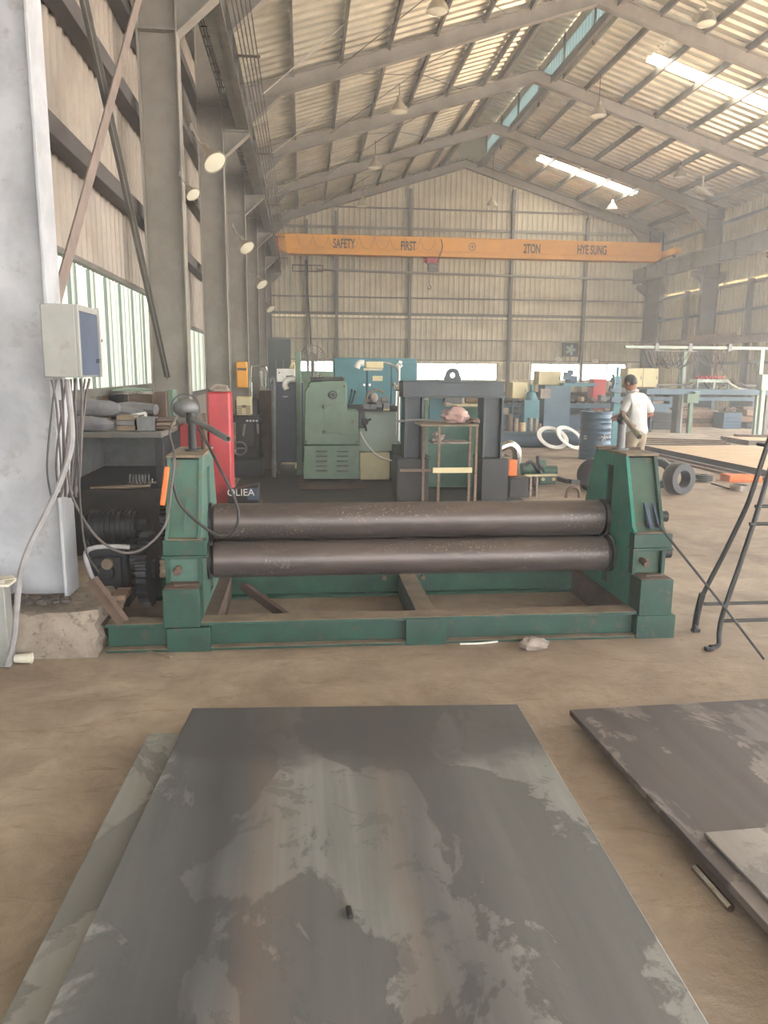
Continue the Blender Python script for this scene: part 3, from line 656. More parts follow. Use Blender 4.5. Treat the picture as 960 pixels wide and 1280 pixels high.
# rolls
def roll(y,z,r,x0,x1,name,sh):
    mb=MB(); mb.lathe([(r-.012,0),(r,.012),(r,x1-x0-.012),(r-.012,x1-x0)],(x0,y,z),(1,0,0),48)
    o=mb.build(name,'roll',pm)
    MB().lathe([(r*.8,x0),(r*.8,x0-.05),(.045,x0-.05),(.045,-.86)],(0,y,z),(1,0,0),24).build('journal','darksteel',o); MB().lathe([(r*.8,x1),(r*.8,x1+.05),(.038,x1+.05),(.038,sh)],(0,y,z),(1,0,0),24).build('journal','darksteel',o)
    return o
def fit(yt,yb,Y):
    a=at(500,yt,Y=Y);b=at(500,yb,Y=Y); return (a.z+b.z)/2,(a.z-b.z)/2
zt,rt_=fit(627.5,671,YC); zb_,rb_=fit(674.5,717,4.745)
roll(YC,zt,rt_*1.0,-.575,1.955,'top_roll',2.42)
roll(4.745,zb_,rb_,-.57,1.95,'lower_roll',2.40)
roll(5.03,zb_,rb_,-.57,1.95,'lower_roll',2.3)
for x0,x1 in ((-.60,-.585),(1.965,1.985)):
    mb=MB(); mb.ring(((x0+x1)/2,YC,zt),(1,0,0),rt_*1.05,.05,x1-x0); mb.ring(((x0+x1)/2,4.745,zb_),(1,0,0),rb_*1.08,.05,(x1-x0)*.8); mb.build('end_flange','black',pm)
# screw posts with pipe handles
p=Vector((-.69,4.87,1.1))
mb=MB(); mb.cyl(p,p+Vector((0,0,.2)),.024,seg=18); mb.cyl(p,p+Vector((0,0,.012)),.05,seg=18); o=mb.build('screw_post','darksteel',pm)
mb=MB(); mb.cyl(p+Vector((0,0,.17)),p+Vector((0,0,.235)),.034,seg=16); mb.build('collar_nut','gear',o)
a=p+Vector((.01,-.03,.20)); b=at(285,549,Y=4.52)
mb=MB(); d=(b-a).normalized(); L=(b-a).length; mb.lathe([(.0185,0),(.0185,L),(.014,L),(.014,L-.06)],a,d,18); mb.build('handle_pipe','greysteel',pm)
mb=MB(); p2=p+Vector((.06,.1,0)); mb.cyl(p2,p2+Vector((0,0,.17)),.02,seg=14); mb.build('guide_pin','rust',pm)
p=Vector((2.07,4.87,1.1))
mb=MB(); mb.cyl(p,p+Vector((0,0,.21)),.026,seg=18); mb.cyl(p,p+Vector((0,0,.012)),.05,seg=18); o=mb.build('screw_post','greysteel',pm)
MB().lathe([(.024,-.02),(.036,-.02),(.036,.02),(.024,.02)],p+Vector((0,-.01,.2)),(.45,-.8,-.25),18,closed=True).build('clamp_ring','black',o)
a=p+Vector((.0,0.0,.225)); b=at(799,546,Y=4.45); d=(b-a).normalized(); L=(b-a).length
mb=MB(); mb.lathe([(.0165,0),(.0165,L),(.012,L),(.012,L-.06)],a,d,18); mb.build('handle_pipe','shiny',pm)
mb=MB(); mb.cyl((1.93,4.9,1.108),(2.2,4.86,1.108),.009,seg=8); mb.build('pin','rust',pm)
# drive side: toothed gears, gearbox, motor
def gear(xc,y,z,r,w,n,name):
    pts=[]
    for i in range(n):
        for k,q in ((0,r),(.35,r),(.5,r*.91),(.85,r*.91)):
            a=2*PI*(i+k)/n; pts.append((y+q*math.cos(a),z+q*math.sin(a)))
    mb=MB(); mb.prism(pts,'X',xc-w/2,xc+w/2); mb.cyl((xc-w/2-.02,y,z),(xc+w/2+.02,y,z),r*.25,seg=18)
    g=mb.build(name,'gear',pm); return g
gear(-.97,4.745,zb_-.05,.235,.06,34,'drive_gear'); gear(-1.05,5.0,.40,.24,.07,36,'drive_gear'); gear(-.90,5.1,.62,.14,.06,22,'pinion')
mb=MB(); mb.box(-1.36,-1.12,4.86,5.25,.1,.5); mb.box(-1.33,-1.15,4.83,4.87,.15,.44); mb.cyl((-1.25,4.81,.34),(-1.25,4.84,.34),.06,seg=18); mb.cyl((-1.12,4.95,.38),(-1.0,4.95,.38),.05,seg=14)
g=mb.build('gearbox','gear',pm,bevel=.012)
MB().cyl((-1.23,4.80,.40),(-1.23,4.83,.40),.035,seg=14).build('oil_plug','dust',g)
mb=MB()
mb.cyl((-1.36,4.92,.61),(-1.06,4.92,.61),.1,seg=24)
for i in range(9): mb.ring((-1.34+i*.032,4.92,.61),(1,0,0),.115,.09,.008,24)
mb.build('motor','gear',pm)
# loose bar inside the base, rod hung on the right stand
a=at(262,742,Y=5.22);b=at(390,771,Y=4.52); mb=MB(); mb.bar((-.42,5.25,.125),(.05,4.47,.02),.06,.006); mb.bar((-.45,5.25,.12),(.02,4.47,.015),.006,.06)
solo('angle_iron',mb,'rust','rusty angle iron lying slantwise inside the green base frame','angle iron',loc=(-.2,4.9,.05))
a=Vector((2.14,4.385,.70)); b=at(955,824,Z=.01); c_=at(830,665,Y=4.26)
mb=MB(); mb.tube([c_+(c_-b)*.06,c_,c_*.35+b*.65+Vector((-.004,0,.012)),b],.0075,8,4); solo('steel_rod',mb,'darksteel','long thin dark rod leaning from the machine down to the floor','rod',loc=b)
# orange strip hanging on the left stand
mb=MB(); mb.bar(at(209,583,Y=4.5),at(203,632,Y=4.45),.03,.02,(0,1,0)); 
solo('electrode_holder_grip',mb,'orangep','orange grip hanging at the side of the green machine stand','grip',loc=at(203,632,Y=4.45),bevel=.008)
# ================================================================ COLUMN CORNER
mb=MB()
mb.box(-1.83,-1.17,4.25,4.74,0,.27); bmesh.ops.subdivide_edges(mb.b,edges=mb.b.edges[:],cuts=7,use_grid_fill=True)
q=random.Random(5)
for v in mb.b.verts:
    if v.co.z>.01:
        e=(v.co.x>-1.2 or v.co.z>.25)
        a=.018 if e else .007; v.co+=Vector((q.uniform(-a,a),q.uniform(-a,a),q.uniform(-a,a*.6)))
pl=solo('concrete_plinth',mb,'concrete','broken concrete plinth under the pale near column','plinth',loc=(-1.5,4.6,0),smooth=25)
mb=MB(); q=random.Random(9)
for i in range(46):
    x=q.uniform(-1.72,-1.3); y=q.uniform(4.30,4.42) ; s_=q.uniform(.012,.034); n=len(mb.b.verts)
    mb.ell((x,y,.302+s_*.4),(s_,s_*q.uniform(.6,1),s_*.7),None,6,4)
mb.jitter(.004,4)
o=solo('rubble',mb,'dirt','dark rubble heaped on top of the broken concrete plinth','rubble',loc=(-1.5,4.4,.28)); o['kind']='stuff'
# electric box on the near column
bx=thing('electric_box','pale grey electric box with a dark side panel on the near column','electric box',(-1.28,4.5,1.55))
x0,x1=-1.372,-1.185; zb1=at(98,472,Y=4.32).z; zt1=at(45,379,Y=4.32).z
MB().box(x0,x1-.012,4.32,4.74,zb1,zt1).build('body','boxgrey',bx,bevel=.006)
mb=MB(); mb.box(x1-.0115,x1,4.352,4.722,zb1+.012,zt1-.035); mb.build('side_panel','bluedk',bx)
mb=MB(); mb.box(x1-.0115,x1+.012,4.724,4.744,zb1,zt1+.01); mb.box(x1-.0115,x1+.004,4.322,4.35,zb1,zt1); mb.box(x1-.0115,x1+.004,4.352,4.722,zt1-.033,zt1); mb.build('rim','boxgrey',bx,bevel=.002)
MB().cyl((x1,4.66,1.64),(x1+.02,4.66,1.64),.012,seg=12).build('latch','shiny',bx); MB().cyl((x1+.004,4.744,1.76),(x1+.004,4.765,1.76),.012,seg=8).build('hinge','shiny',bx)
mb=MB(); q=random.Random(2)
for i in range(9):
    x=-1.35+i*.017; e=q.uniform(-.05,.05); mb.tube([(x,4.36+i*.03,zb1-.012),(x+e*.5,4.34+i*.02,1.4),(x-.02+e,4.33,1.15-q.uniform(0,.2)),(x-.04+e*.5,4.36,.9)],q.choice((.006,.008,.011)),6)
solo('wiring_bundle',mb,'cablegr','tangle of dusty wires hanging below the electric box','wiring',loc=(-1.3,4.4,1.5))
def cab(name,pts,r,mat,label,cat='cable',loc=None):
    P=[at(x,y,Y=Y) for x,y,Y in pts]; return solo(name,MB().tube(P,r,8,8),mat,label,cat,loc=P[0])
cab('grey_hose',[(84,476,4.42),(90,545,4.24),(80,590,4.15),(58,640,4.1),(38,680,4.06),(26,715,4.05),(21,760,4.06),(17,800,4.1),(8,832,4.12)],.016,'hose','thick grey hose curving down the near column to the floor','hose')
cab('drooping_cable',[(75,500,4.3),(85,590,4.3),(92,625,4.25),(118,668,4.2),(150,690,4.15),(180,685,4.15),(207,655,4.2),(214,610,4.3),(218,570,4.4),(212,540,4.6),(222,520,4.8)],.007,'cablegr','thin grey cable drooping between the near column and the machine stand')
cab('black_cable',[(215,600,4.38),(225,630,4.34),(250,655,4.3),(275,670,4.28),(292,665,4.26),(298,645,4.26),(292,620,4.26),(272,580,4.3),(258,552,4.5),(248,535,4.74)],.008,'cable','black cable looping over the end of the top roll')
cab('conduit_hose',[(118,728,4.55),(110,708,4.5),(107,692,4.5),(116,685,4.5),(140,683,4.55),(162,684,4.58)],.014,'hose','bent pale conduit running to the gearbox of the rolling machine','conduit')
cab('dark_cable',[(93,500,4.2),(97,560,4.16),(101,640,4.14),(108,690,4.12),(124,716,4.2)],.006,'cable','thin dark cable beside the grey hose on the near column')
a=Vector((-1.33,4.46,.30)); 
mb=MB(); mb.bar(at(118,722,Y=4.28),at(158,776,Y=4.24),.045,.012); mb.bar(at(112,726,Y=4.28),at(152,780,Y=4.24),.012,.045)
solo('angle_iron',mb,'rust','brown angle iron leaning from the plinth onto the green base frame','angle iron',loc=at(158,776,Y=4.24))
mb=MB(); mb.box(-1.14,-1.06,4.5,4.68,.25,.285); mb.box(-1.14,-1.12,4.5,4.68,.0,.25); mb.prism([(-1.12,.25),(-1.07,.25),(-1.12,.12)],'Y',4.58,4.6); solo('wood_block',mb,'wood','dusty brown bracket between the plinth and the gearbox','bracket',loc=(-1.1,4.6,0),bevel=.004)
# grey cupboard cut by the frame edge
cb=thing('floor_cupboard','low pale grey cupboard with papers on it before the near column','cupboard',(-1.75,4.3,0))
MB().box(-2.05,-1.6,4.14,4.235,0,.46).build('body','boxgrey',cb,bevel=.005)
MB().box(-2.05,-1.56,4.1,4.24,.46,.475).build('top','cream',cb,bevel=.003)
for i,(x,y,r_) in enumerate(((-1.68,4.16,.2),(-1.75,4.19,-.3),(-1.64,4.18,.5))):
    solo('paper_sheet',MB().obox((x,y,.478+i*.004),(.16,.09,.003),(0,0,r_)),('white','wood','cream')[i],('white paper sheet lowest on the grey cupboard','brown card lying between the papers on the grey cupboard','cream paper sheet uppermost on the grey cupboard')[i],'paper',loc=(x,y,.478+i*.004))
# ================================================================ BENCH BY THE WALL
bn=thing('workbench','cluttered steel workbench under the fluted window','workbench',(-1.6,7.6,0))
zt2=at(150,540,Y=6.5).z
X0,X1=-2.02,-1.17
mb=MB(); mb.box(X0,X1,6.5,8.4,zt2-.05,zt2); mb.build('bench_top','framed',bn,bevel=.004)
zs=at(150,612,Y=6.4).z
mb=MB(); mb.box(X0,X1,6.4,8.4,zs-.04,zs); mb.build('shelf','darksteel',bn)
mb=MB(); mb.box(X0,X1,6.4,6.43,zs-.55,zs-.04); mb.build('front_board','darksteel',bn)
mb=MB(); mb.box(X0,X1-.02,8.0,8.03,zs,zt2-.05); mb.build('back_board','greysteel',bn)
MB().box(X0-.04,X0-.01,6.5,8.03,zs,zt2-.05).build('side_board','greysteel',bn)
for x in (X0,X1-.06):
    for y in (6.52,8.3): MB().box(x,x+.06,y,y+.06,0,zt2-.05).build('leg','darksteel',bn)
zt2+=.002
def onb(px_,py_,Y): return at(px_,py_,Y=Y)
for i,(xa,xb,yt,Y,lab) in enumerate(((84,150,509,6.75,'large rolled grey sack on the bench nearest the column'),(84,142,526,6.6,'smaller rolled sack under the large grey sack on the bench'))):
    a=at(xa,yt,Y=Y);b=at(xb,yt,Y=Y); r_=.065 if i==0 else .055; z=zt2+r_ if i else zt2+.115+r_
    mb=MB(); mb.lathe([(.01,0),(r_*.8,.01),(r_,.06),(r_*1.03,(b.x-a.x)*.5),(r_*.9,b.x-a.x-.07),(r_*.45,b.x-a.x)],(a.x,Y,z),(1,0,0),18); mb.jitter(.006,i); solo('rolled_sack',mb,'cloth',lab,'sack',loc=(a.x,Y,z-r_))
def bbox(px0,px1,py0,py1,Y,dy,name,mat,label,cat,b=.005):
    a=at(px0,py1,Y=Y);c=at(px1,py0,Y=Y); return solo(name,MB().box(a.x,c.x,Y,Y+dy,a.z,c.z),mat,label,cat,loc=((a.x+c.x)/2,Y,a.z),bevel=b)
for i in range(3):
    a=at(145,538,Y=6.62);c=at(169,538,Y=6.62); solo('brake_pad_block',MB().box(a.x+i*.004,c.x-i*.003,6.62,6.8,zt2+i*.042,zt2+i*.042+.04),'greysteel' if i%2 else 'dust','flat grey block %s of the stack beside the rolled sacks'%('lowest','middle','topmost')[i],'block',loc=(a.x,6.62,zt2+i*.042),bevel=.004)
a=at(171,538,Y=6.6);c=at(193,522,Y=6.6); solo('steel_box',MB().box(a.x,c.x,6.6,6.78,zt2,c.z),'greysteel','small brown grey box on the bench beside the stacked blocks','box',loc=(a.x,6.6,zt2),bevel=.004)
for i in range(3):
    a=at(194,535,Y=6.62);c=at(216,535,Y=6.62); mb=MB(); mb.obox(((a.x+c.x)/2,6.72,zt2+.02+i*.034),(c.x-a.x,.2,.03),(0,R(2-2*i),R(3*i))); solo('folded_mat',mb,'rust' if i%2==0 else 'wood','brown folded mat %s of the pile by the hooped motor'%('lowest','middle','topmost')[i],'mat',loc=(a.x,6.72,zt2+i*.034),bevel=.008)
a=at(164,519,Y=6.9);c=at(182,516,Y=6.9); mb=MB(); mb.bar(a,c,.02,.02); mb.bar(c,at(182,524,Y=6.9),.02,.02,(1,0,0)); mb.bar(at(182,524,Y=6.9),(c.x,6.9,zt2),.02,.02,(1,0,0)); solo('white_angle_bracket',mb,'white','white angle bracket standing on the bench behind the stacked blocks','bracket',loc=(c.x,6.9,zt2))
# junk row at the back of the bench
zr=zt2
def back(px0,px1,pytop,Y,dy,name,mat,label,cat,z0=None,**k):
    a=at(px0,pytop,Y=Y);c=at(px1,pytop,Y=Y); z0=zr if z0 is None else z0
    return solo(name,MB().box(a.x,c.x,Y,Y+dy,z0,a.z),mat,label,cat,loc=(a.x,Y,z0),bevel=.006,**k)
back(88,136,492,8.3,.1,'plywood_board','woodlt','pinkish plywood board standing at the back of the bench','board')
back(137,156,493,8.12,.13,'metal_case','gear','dark metal case at the back of the bench','case')
back(160,190,493,8.3,.2,'timber_crate','wood','brown timber crate at the back of the bench','crate')
back(192,207,490,8.0,.2,'clay_brick','rust','square red brown block at the back of the bench','block')
back(209,216,487,8.1,.25,'oil_can','lathe','pale green can at the end of the bench','can')
a=at(140,493,Y=8.1);c=at(190,486,Y=8.4)
mb=MB(); mb.prism([(at(140,494,Y=8.05).x,8.05),(at(192,488,Y=8.1).x,8.1),(at(178,484,Y=8.8).x,8.8),(at(160,486,Y=8.8).x,8.8)],'Z',at(150,489,Y=8.2).z+.005,at(150,489,Y=8.2).z+.02); solo('sheet_panel',mb,'lathe','pale green sheet lying over the crates at the back of the bench','sheet',loc=(-1.6,8.4,1.3))
mb=MB(); mb.tube([at(130,515,Y=7.4),at(160,509,Y=7.4),at(195,512,Y=7.3)],.05,8); mb.tube([at(120,517,Y=7.3),at(150,514,Y=7.2),at(178,518,Y=7.2)],.045,8); 
solo('cloth_heap',mb,'cloth','long grey cloth heap lying across the middle of the bench','cloth',loc=(-1.5,7.3,zt2))
# coil and rods on the lower shelf
mb=MB(); P=[]; a=at(160,601,Y=6.55)
for i in range(0,57): t=i/8*2*PI; P.append((a.x+i*.0032,6.6+.045*math.cos(t),zs+.055+.045*math.sin(t)))
mb.tube(P,.006,6,1); solo('coil_spring',mb,'greysteel','grey coil spring lying on the lower shelf of the bench','spring',loc=(a.x,6.6,zs))
for i in range(5):
    a=at(120+6*i,604,Y=6.6); y=6.47+.05*i; solo('steel_offcut',MB().cyl((a.x+.02*i,(6.43,6.455,6.48,6.505,6.7)[i],zs+.012),(a.x+.34,(6.44,6.467,6.494,6.52,6.72)[i],zs+.012),.0105,seg=8),'dust','thin round steel offcut, %s from the coil spring on the lower shelf'%('farthest','fourth','third','second','next')[i],'offcut',loc=(a.x,6.6,zs))
# hooped motor on the bench end
hm=thing('hooped_motor','grey domed motor standing beneath a thin black hoop','motor',at(232,532,Y=7.0))
c=at(232,510,Y=7.0)
MB().ell(c,(.115,.12,.085)).build('dome','greysteel',hm)
MB().ring(c+Vector((0,-.02,.0)),(.2,-1,.1),.128,.114,.014,40).build('hoop','black',hm)
mb=MB(); mb.cyl((c.x+.06,7.0,0.02),(c.x+.06,7.0,c.z-.06),.022,.022,seg=16); mb.cyl((c.x+.06,7,0),(c.x+.06,7,.03),.14,seg=24); mb.build('stand','greysteel',hm)
# red machine
rm=thing('red_steel_cabinet','red steel cabinet with a tall red post behind the machine stand','cabinet',(-.9,7.3,0))
a=at(258,490,Y=7.3);c=at(287,493,Y=7.3)
MB().box(a.x,c.x,7.3,7.6,.05,a.z).build('post','red',rm,bevel=.02)
a2=at(213,532,Y=7.35); a2.x=-1.155; MB().box(a2.x,a.x-.005,7.35,7.75,.3,a2.z).build('side_panel','red',rm,bevel=.008)
mb=MB(); mb.box(a.x-.16,a.x-.11,7.3,7.34,.05,a2.z+.03); mb.box(a.x-.05,a.x-.02,7.285,7.34,.05,a2.z+.12); mb.build('stile','rust',rm,bevel=.003)
mb=MB(); mb.box(a2.x,c.x,7.3,7.75,0,.05); mb.build('plinth','darksteel',rm)
mb=MB(); mb.tube([at(262,492,Y=7.4),at(270,487,Y=7.42),at(284,489,Y=7.4)],.02,6); mb.b.verts.ensure_lookup_table(); [setattr(v,'co',v.co+Vector((0,0,.035))) for v in mb.b.verts]; mb.box(at(268,489,Y=7.4).x,at(285,489,Y=7.4).x,7.35,7.55,at(258,490,Y=7.3).z+.004,at(258,490,Y=7.3).z+.03); solo('pale_rag',mb,'rag','pale rag lying on top of the tall red post','rag',loc=at(270,491,Y=7.4))
# lettered tool box
tb=thing('tool_box','black wedge shaped tool case with white lettering beside the red post','tool case',(-.56,7.0,0))
a=at(285,627,Y=7.0);c=at(323,606,Y=7.0)
mb=MB(); mb.prism([(a.x,.40),(c.x,.40),(c.x,c.z),(a.x,c.z-.06)],'Y',7.0,7.2); mb.build('case','black',tb,bevel=.004)
solo('steel_pedestal',MB().box(a.x,c.x,7.0,7.25,0,.395).box(a.x-.02,c.x+.02,6.98,7.27,.36,.395),'darksteel','low dark steel pedestal under the lettered tool case','pedestal',loc=((a.x+c.x)/2,7.1,0),bevel=.006)
MB().box(c.x-.1,c.x-.003,6.992,6.999,.43,c.z-.03).build('end_plate','bluedk',tb)
p=at(301,616,Y=6.99); text('lettering','OLIEA',.09,(p.x,6.993,p.z),(PI/2,0,0),'white',tb,1.0)
# ================================================================ MACHINES BEHIND THE ROLLS
def B(parent,name,mat,px0,px1,py0,py1,Y,dy,z0=None,z1=None,bevel=.006):
    a=at(px0,py1,Y=Y);c=at(px1,py0,Y=Y)
    return MB().box(a.x,c.x,Y,Y+dy,a.z if z0 is None else z0,c.z if z1 is None else z1).build(name,mat,parent,bevel=bevel)
def SB(name,mat,label,cat,px0,px1,py0,py1,Y,dy,z0=None,group=None,bevel=.008):
    a=at(px0,py1,Y=Y);c=at(px1,py0,Y=Y); z=a.z if z0 is None else z0
    return solo(name,MB().box(a.x,c.x,Y,Y+dy,z,c.z),mat,label,cat,group,loc=((a.x+c.x)/2,Y,z),bevel=bevel)
# green lathe
Y=10.6
lt=thing('green_lathe','green metalworking lathe with a louvred headstock cabinet','lathe',(.37,Y,0))
def pts(l): return [(at(x,y,Y=Y).x,at(x,y,Y=Y).z) for x,y in l]
mb=MB(); mb.prism(pts([(380,556),(449,556),(448,513),(434,512),(433,478),(429,476),(388,477),(381,490)]),'Y',Y,Y+.9); h=mb.build('headstock_cabinet','lathe',lt,bevel=.012)
mb=MB(); mb.prism(pts([(379.5,599),(450,599),(449,557),(380,557)]),'Y',Y+.01,Y+.9); bs=mb.build('base_cabinet','lathe',lt,bevel=.008)
for cx in (402,428):
    for i in range(5):
        mb=MB(); a=at(cx-7,563.5+i*6.1,Y=Y);c=at(cx+7,563.5+i*6.1,Y=Y); mb.prism([(Y+.009,a.z),(Y-.012,a.z-.012),(Y-.012,a.z-.018),(Y+.009,a.z-.02)],'X',a.x,c.x); mb.build('louvre','framed',bs)
mb=MB()
for l in ([(405,509),(405,540)],[(405,540),(447,545)],[(405,509),(416,505)]): mb.bar(tuple(at(*l[0],Y=Y-.002)),tuple(at(*l[1],Y=Y-.002)),.008,.008)
d=mb.build('door_seam','framed',h)
for y in (508,540):
    p=at(405,y,Y=Y); MB().cyl((p.x,Y-.02,p.z-.025),(p.x,Y-.02,p.z+.025),.018,seg=10).build('hinge','lathe',h)
p=at(416,493.5,Y=Y); mb=MB(); mb.ring((p.x,Y-.008,p.z),(0,1,0),.06,.042,.02); mb.cyl((p.x,Y-.02,p.z),(p.x,Y,p.z),.03,seg=20); mb.build('round_badge','black',h)
for x,y in ((430,483),(383,552),(446,552),(386,483)):
    p=at(x,y,Y=Y); MB().cyl((p.x,Y-.012,p.z),(p.x,Y,p.z),.014,seg=8).build('screw','darksteel',h)
p=at(441,528,Y=Y); MB().cyl((p.x,Y-.03,p.z),(p.x,Y,p.z),.02,seg=10).build('catch','dust',h)
mb=MB(); a=at(389,476,Y=Y);c=at(431,473,Y=Y); mb.box(a.x,c.x,Y+.05,Y+.8,a.z+.002,c.z+.01); mb.build('top_tray','darksteel',lt,bevel=.004)
mb=MB()
for x,y in ((389,473),(397,468),(400,471),(427,473)):
    p=at(x,y,Y=Y+.2); MB().cyl((p.x,Y+.2,p.z-.03),(p.x,Y+.2,p.z+.03),.012,.018,seg=8).build('oil_cup','shiny',lt)
pass
# bed, carriage, levers
a=at(448,513,Y=11.2);c=at(496,513,Y=11.2)
mb=MB(); mb.box(a.x+.01,c.x,11.2,11.75,.43,a.z); mb.build('bed_cabinet','palegreen',lt,bevel=.01)
mb=MB(); mb.box(a.x+.02,c.x-.1,11.15,11.75,.02,.42); mb.build('chip_tray','beige',lt,bevel=.01)
a=at(490,555,Y=11.15);c=at(503,600,Y=11.15); MB().box(a.x,c.x,11.1,11.7,.02,a.z).build('tail_leg','green',lt,bevel=.008)
mb=MB(); a=at(434,510,Y=11);c=at(497,503,Y=11); mb.box(a.x,c.x,11.0,11.5,a.z,a.z+.03); mb.box(a.x,c.x,11.0,11.06,a.z-.05,a.z); mb.build('bed_way','darksteel',lt)
mb=MB(); a=at(455,512,Y=10.95); 
for x,y,r_ in ((461,500,.055),(470,503,.05),(480,500,.045)): p=at(x,y,Y=11.1); mb.cyl((p.x-.05,11.1,p.z),(p.x+.06,11.1,p.z),r_,seg=16)
for x,y in ((466,508),(473,506),(482,507),(458,508)): p=at(x,y,Y=11.0); mb.obox(p,(.09,.1,.07),(0,0,.1))
mb.build('tool_carriage','greysteel',lt,bevel=.004)
p=at(467,497,Y=11.05); MB().ell(p,(.065,.07,.075)).build('chuck_guard','rag',lt)
mb=MB(); mb.tube([at(457,505,Y=11),at(460,492,Y=11),at(470,487,Y=11),at(480,491,Y=11)],.016,6); mb.build('guard_arm','dust',lt)
for i,(x0,y0,x1,y1) in enumerate(((436,505,440,488),(439,505,444,490))):
    a=at(x0,y0,Y=10.9);b=at(x1,y1,Y=10.9); mb=MB(); mb.cyl(a,b,.012,seg=8); mb.ell(b,(.02,.02,.025),None,8,6); mb.build('lever','black',lt)
mb=MB(); a=at(450,535,Y=10.95); mb.box(a.x-.02,a.x+.07,10.95,11.15,a.z,at(450,515,Y=10.95).z); p=at(456,527,Y=10.93); mb.cyl((p.x,10.93,p.z),(p.x,10.88,p.z),.05,seg=16); mb.bar(p,at(464,524,Y=10.9),.03,.03); mb.bar(p,at(458,539,Y=10.9),.025,.025); mb.build('apron','black',lt,bevel=.006)
mb=MB(); mb.tube([at(450,540,Y=10.9),at(455,550,Y=10.85),at(462,560,Y=10.85),at(473,570,Y=10.9),at(490,576,Y=11.0)],.012,6); mb.build('coolant_hose','white',lt)
p=at(483,512,Y=11.0); MB().obox(p,(.09,.03,.03)).build('scale','beige',lt)
a=at(375,618,Y=10.4);c=at(457,605,Y=10.4); 
solo('lathe_plinth',MB().box(a.x,c.x,10.35,11.6,0,.018),'rust','thin rusty drip tray under the green lathe','tray',loc=(.4,11,0))
# navy cabinet on castors with paper and box
nv=thing('navy_cabinet','dark navy steel cabinet on castors between the brown locker and the green lathe','cabinet',(-.2,12.2,0))
B(nv,'body','navy',345,379,478,578,12.0,.55)
for x in (348,375):
    for y in (12.08,12.45):
        p=at(x,578,Y=12.0); mb=MB(); mb.cyl((p.x-.02,y,.06),(p.x+.02,y,.06),.058,seg=14); mb.box(p.x-.03,p.x+.03,y-.02,y+.02,.1,p.z); mb.build('castor','black',nv)
zt3=at(360,478,Y=12.0).z+.004
bx=thing('white_instrument','small white instrument box with a dark screen on the navy cabinet','instrument',(-.25,12.1,zt3))
a=at(346,478,Y=12.05);c=at(368,461,Y=12.05)
MB().box(a.x,c.x,12.05,12.3,zt3,c.z).build('case','white',bx,bevel=.006)
p=at(361,472,Y=12.05); MB().box(p.x-.04,p.x+.07,12.042,12.049,p.z-.05,p.z+.03).build('screen','black',bx)
p=at(349,466,Y=12.05); MB().cyl((p.x,12.04,p.z),(p.x,12.05,p.z),.012,seg=10).build('button','black',bx)
mb=MB(); mb.tube([at(369,474,Y=11.96),at(360,475,Y=11.95),at(356,481,Y=11.95),at(358,487,Y=11.95)],.045,10)
solo('white_cloth',mb,'white','white cloth hanging over the front edge of the navy cabinet','cloth',loc=at(358,487,Y=11.95))
p=at(357,496,Y=11.985); mb=MB(); mb.prism([(p.x-.05,p.z+.012),(p.x-.03,p.z-.006),(p.x+.02,p.z-.008),(p.x+.05,p.z+.012)],'Y',11.985,11.994); mb.build('label_tag','white',nv)
# green post and pipe beside the navy cabinet
solo('hooked_pole',MB().tube([at(342,580,Y=11.6),at(342,500,Y=11.6),at(342,478,Y=11.6),at(340,473,Y=11.6),at(337,477,Y=11.6)],.03,8,4).cyl(at(342,580,Y=11.6),(at(342,580,Y=11.6).x,11.6,0),.03),'greysteel','grey steel pole with a hooked top beside the navy cabinet','pole',loc=(at(342,580,Y=11.6).x,11.6,0))
SB('steel_upright','lathe','slim pale green upright right beside the navy cabinet','post',370.5,376,440,560,11.86,.08,0)
SB('brown_locker','rust','narrow brown steel locker beside the hooked pole','locker',325,340,488,560,12.6,.4,0)
mc=thing('milling_machine','dark milling machine in shade behind the red post','milling machine',(-1.0,12.0,0))
B(mc,'base','gear',289,327,575,620,11.6,.8,0)
B(mc,'table','gear',288,325,520,528,11.6,.7)
B(mc,'column','gear',296,322,500,575,12.0,.5)
B(mc,'knee','black',296,318,528,560,11.7,.4)
p=at(300,560,Y=11.7); mb=MB(); mb.ring((p.x,11.66,p.z),(0,1,0),.11,.085,.03); mb.bar((p.x-.1,11.66,p.z),(p.x+.1,11.66,p.z),.02,.02); mb.build('hand_wheel','greysteel',mc)
mb=MB(); mb.bar(at(306,530,Y=11.55),at(304,545,Y=11.55),.03,.03); mb.bar(at(322,530,Y=11.55),at(323,542,Y=11.55),.03,.03); mb.build('crank','frame',mc)
mb=MB()
for x in (309,313,317,321): p=at(x,526,Y=11.56); mb.obox(p,(.03,.02,.025))
mb.build('dial','white',mc)
cb=thing('beige_controller','small beige controller box with dark grilles above the milling machine','controller',at(304,520,Y=11.75))
B(cb,'case','beige',296,314,496,519.5,11.7,.25,at(300,520,Y=11.6).z+.006)
for x in (299.5,310):
    a=at(x-2.8,517,Y=11.69);c=at(x+2.8,508,Y=11.69); mb=MB()
    for i in range(5): z=a.z+(c.z-a.z)*i/4; mb.box(a.x,c.x,11.688,11.696,z-.006,z+.006)
    mb.build('grille','dust',cb)
p=at(305,508,Y=11.69); MB().box(p.x-.03,p.x+.03,11.686,11.696,p.z-.02,p.z+.02).build('nameplate','wood',cb)
og=thing('orange_electric_panel','orange electric panel with a dark band high on the grey column','electric panel',at(302,485,Y=19.9))
B(og,'case','orange',296,309,452,485,19.86,.18,None,None,.03)
a=at(296.5,463,Y=19.85);c=at(308,460,Y=19.85); MB().box(a.x,c.x,19.845,19.856,a.z,c.z).build('band','rust',og)
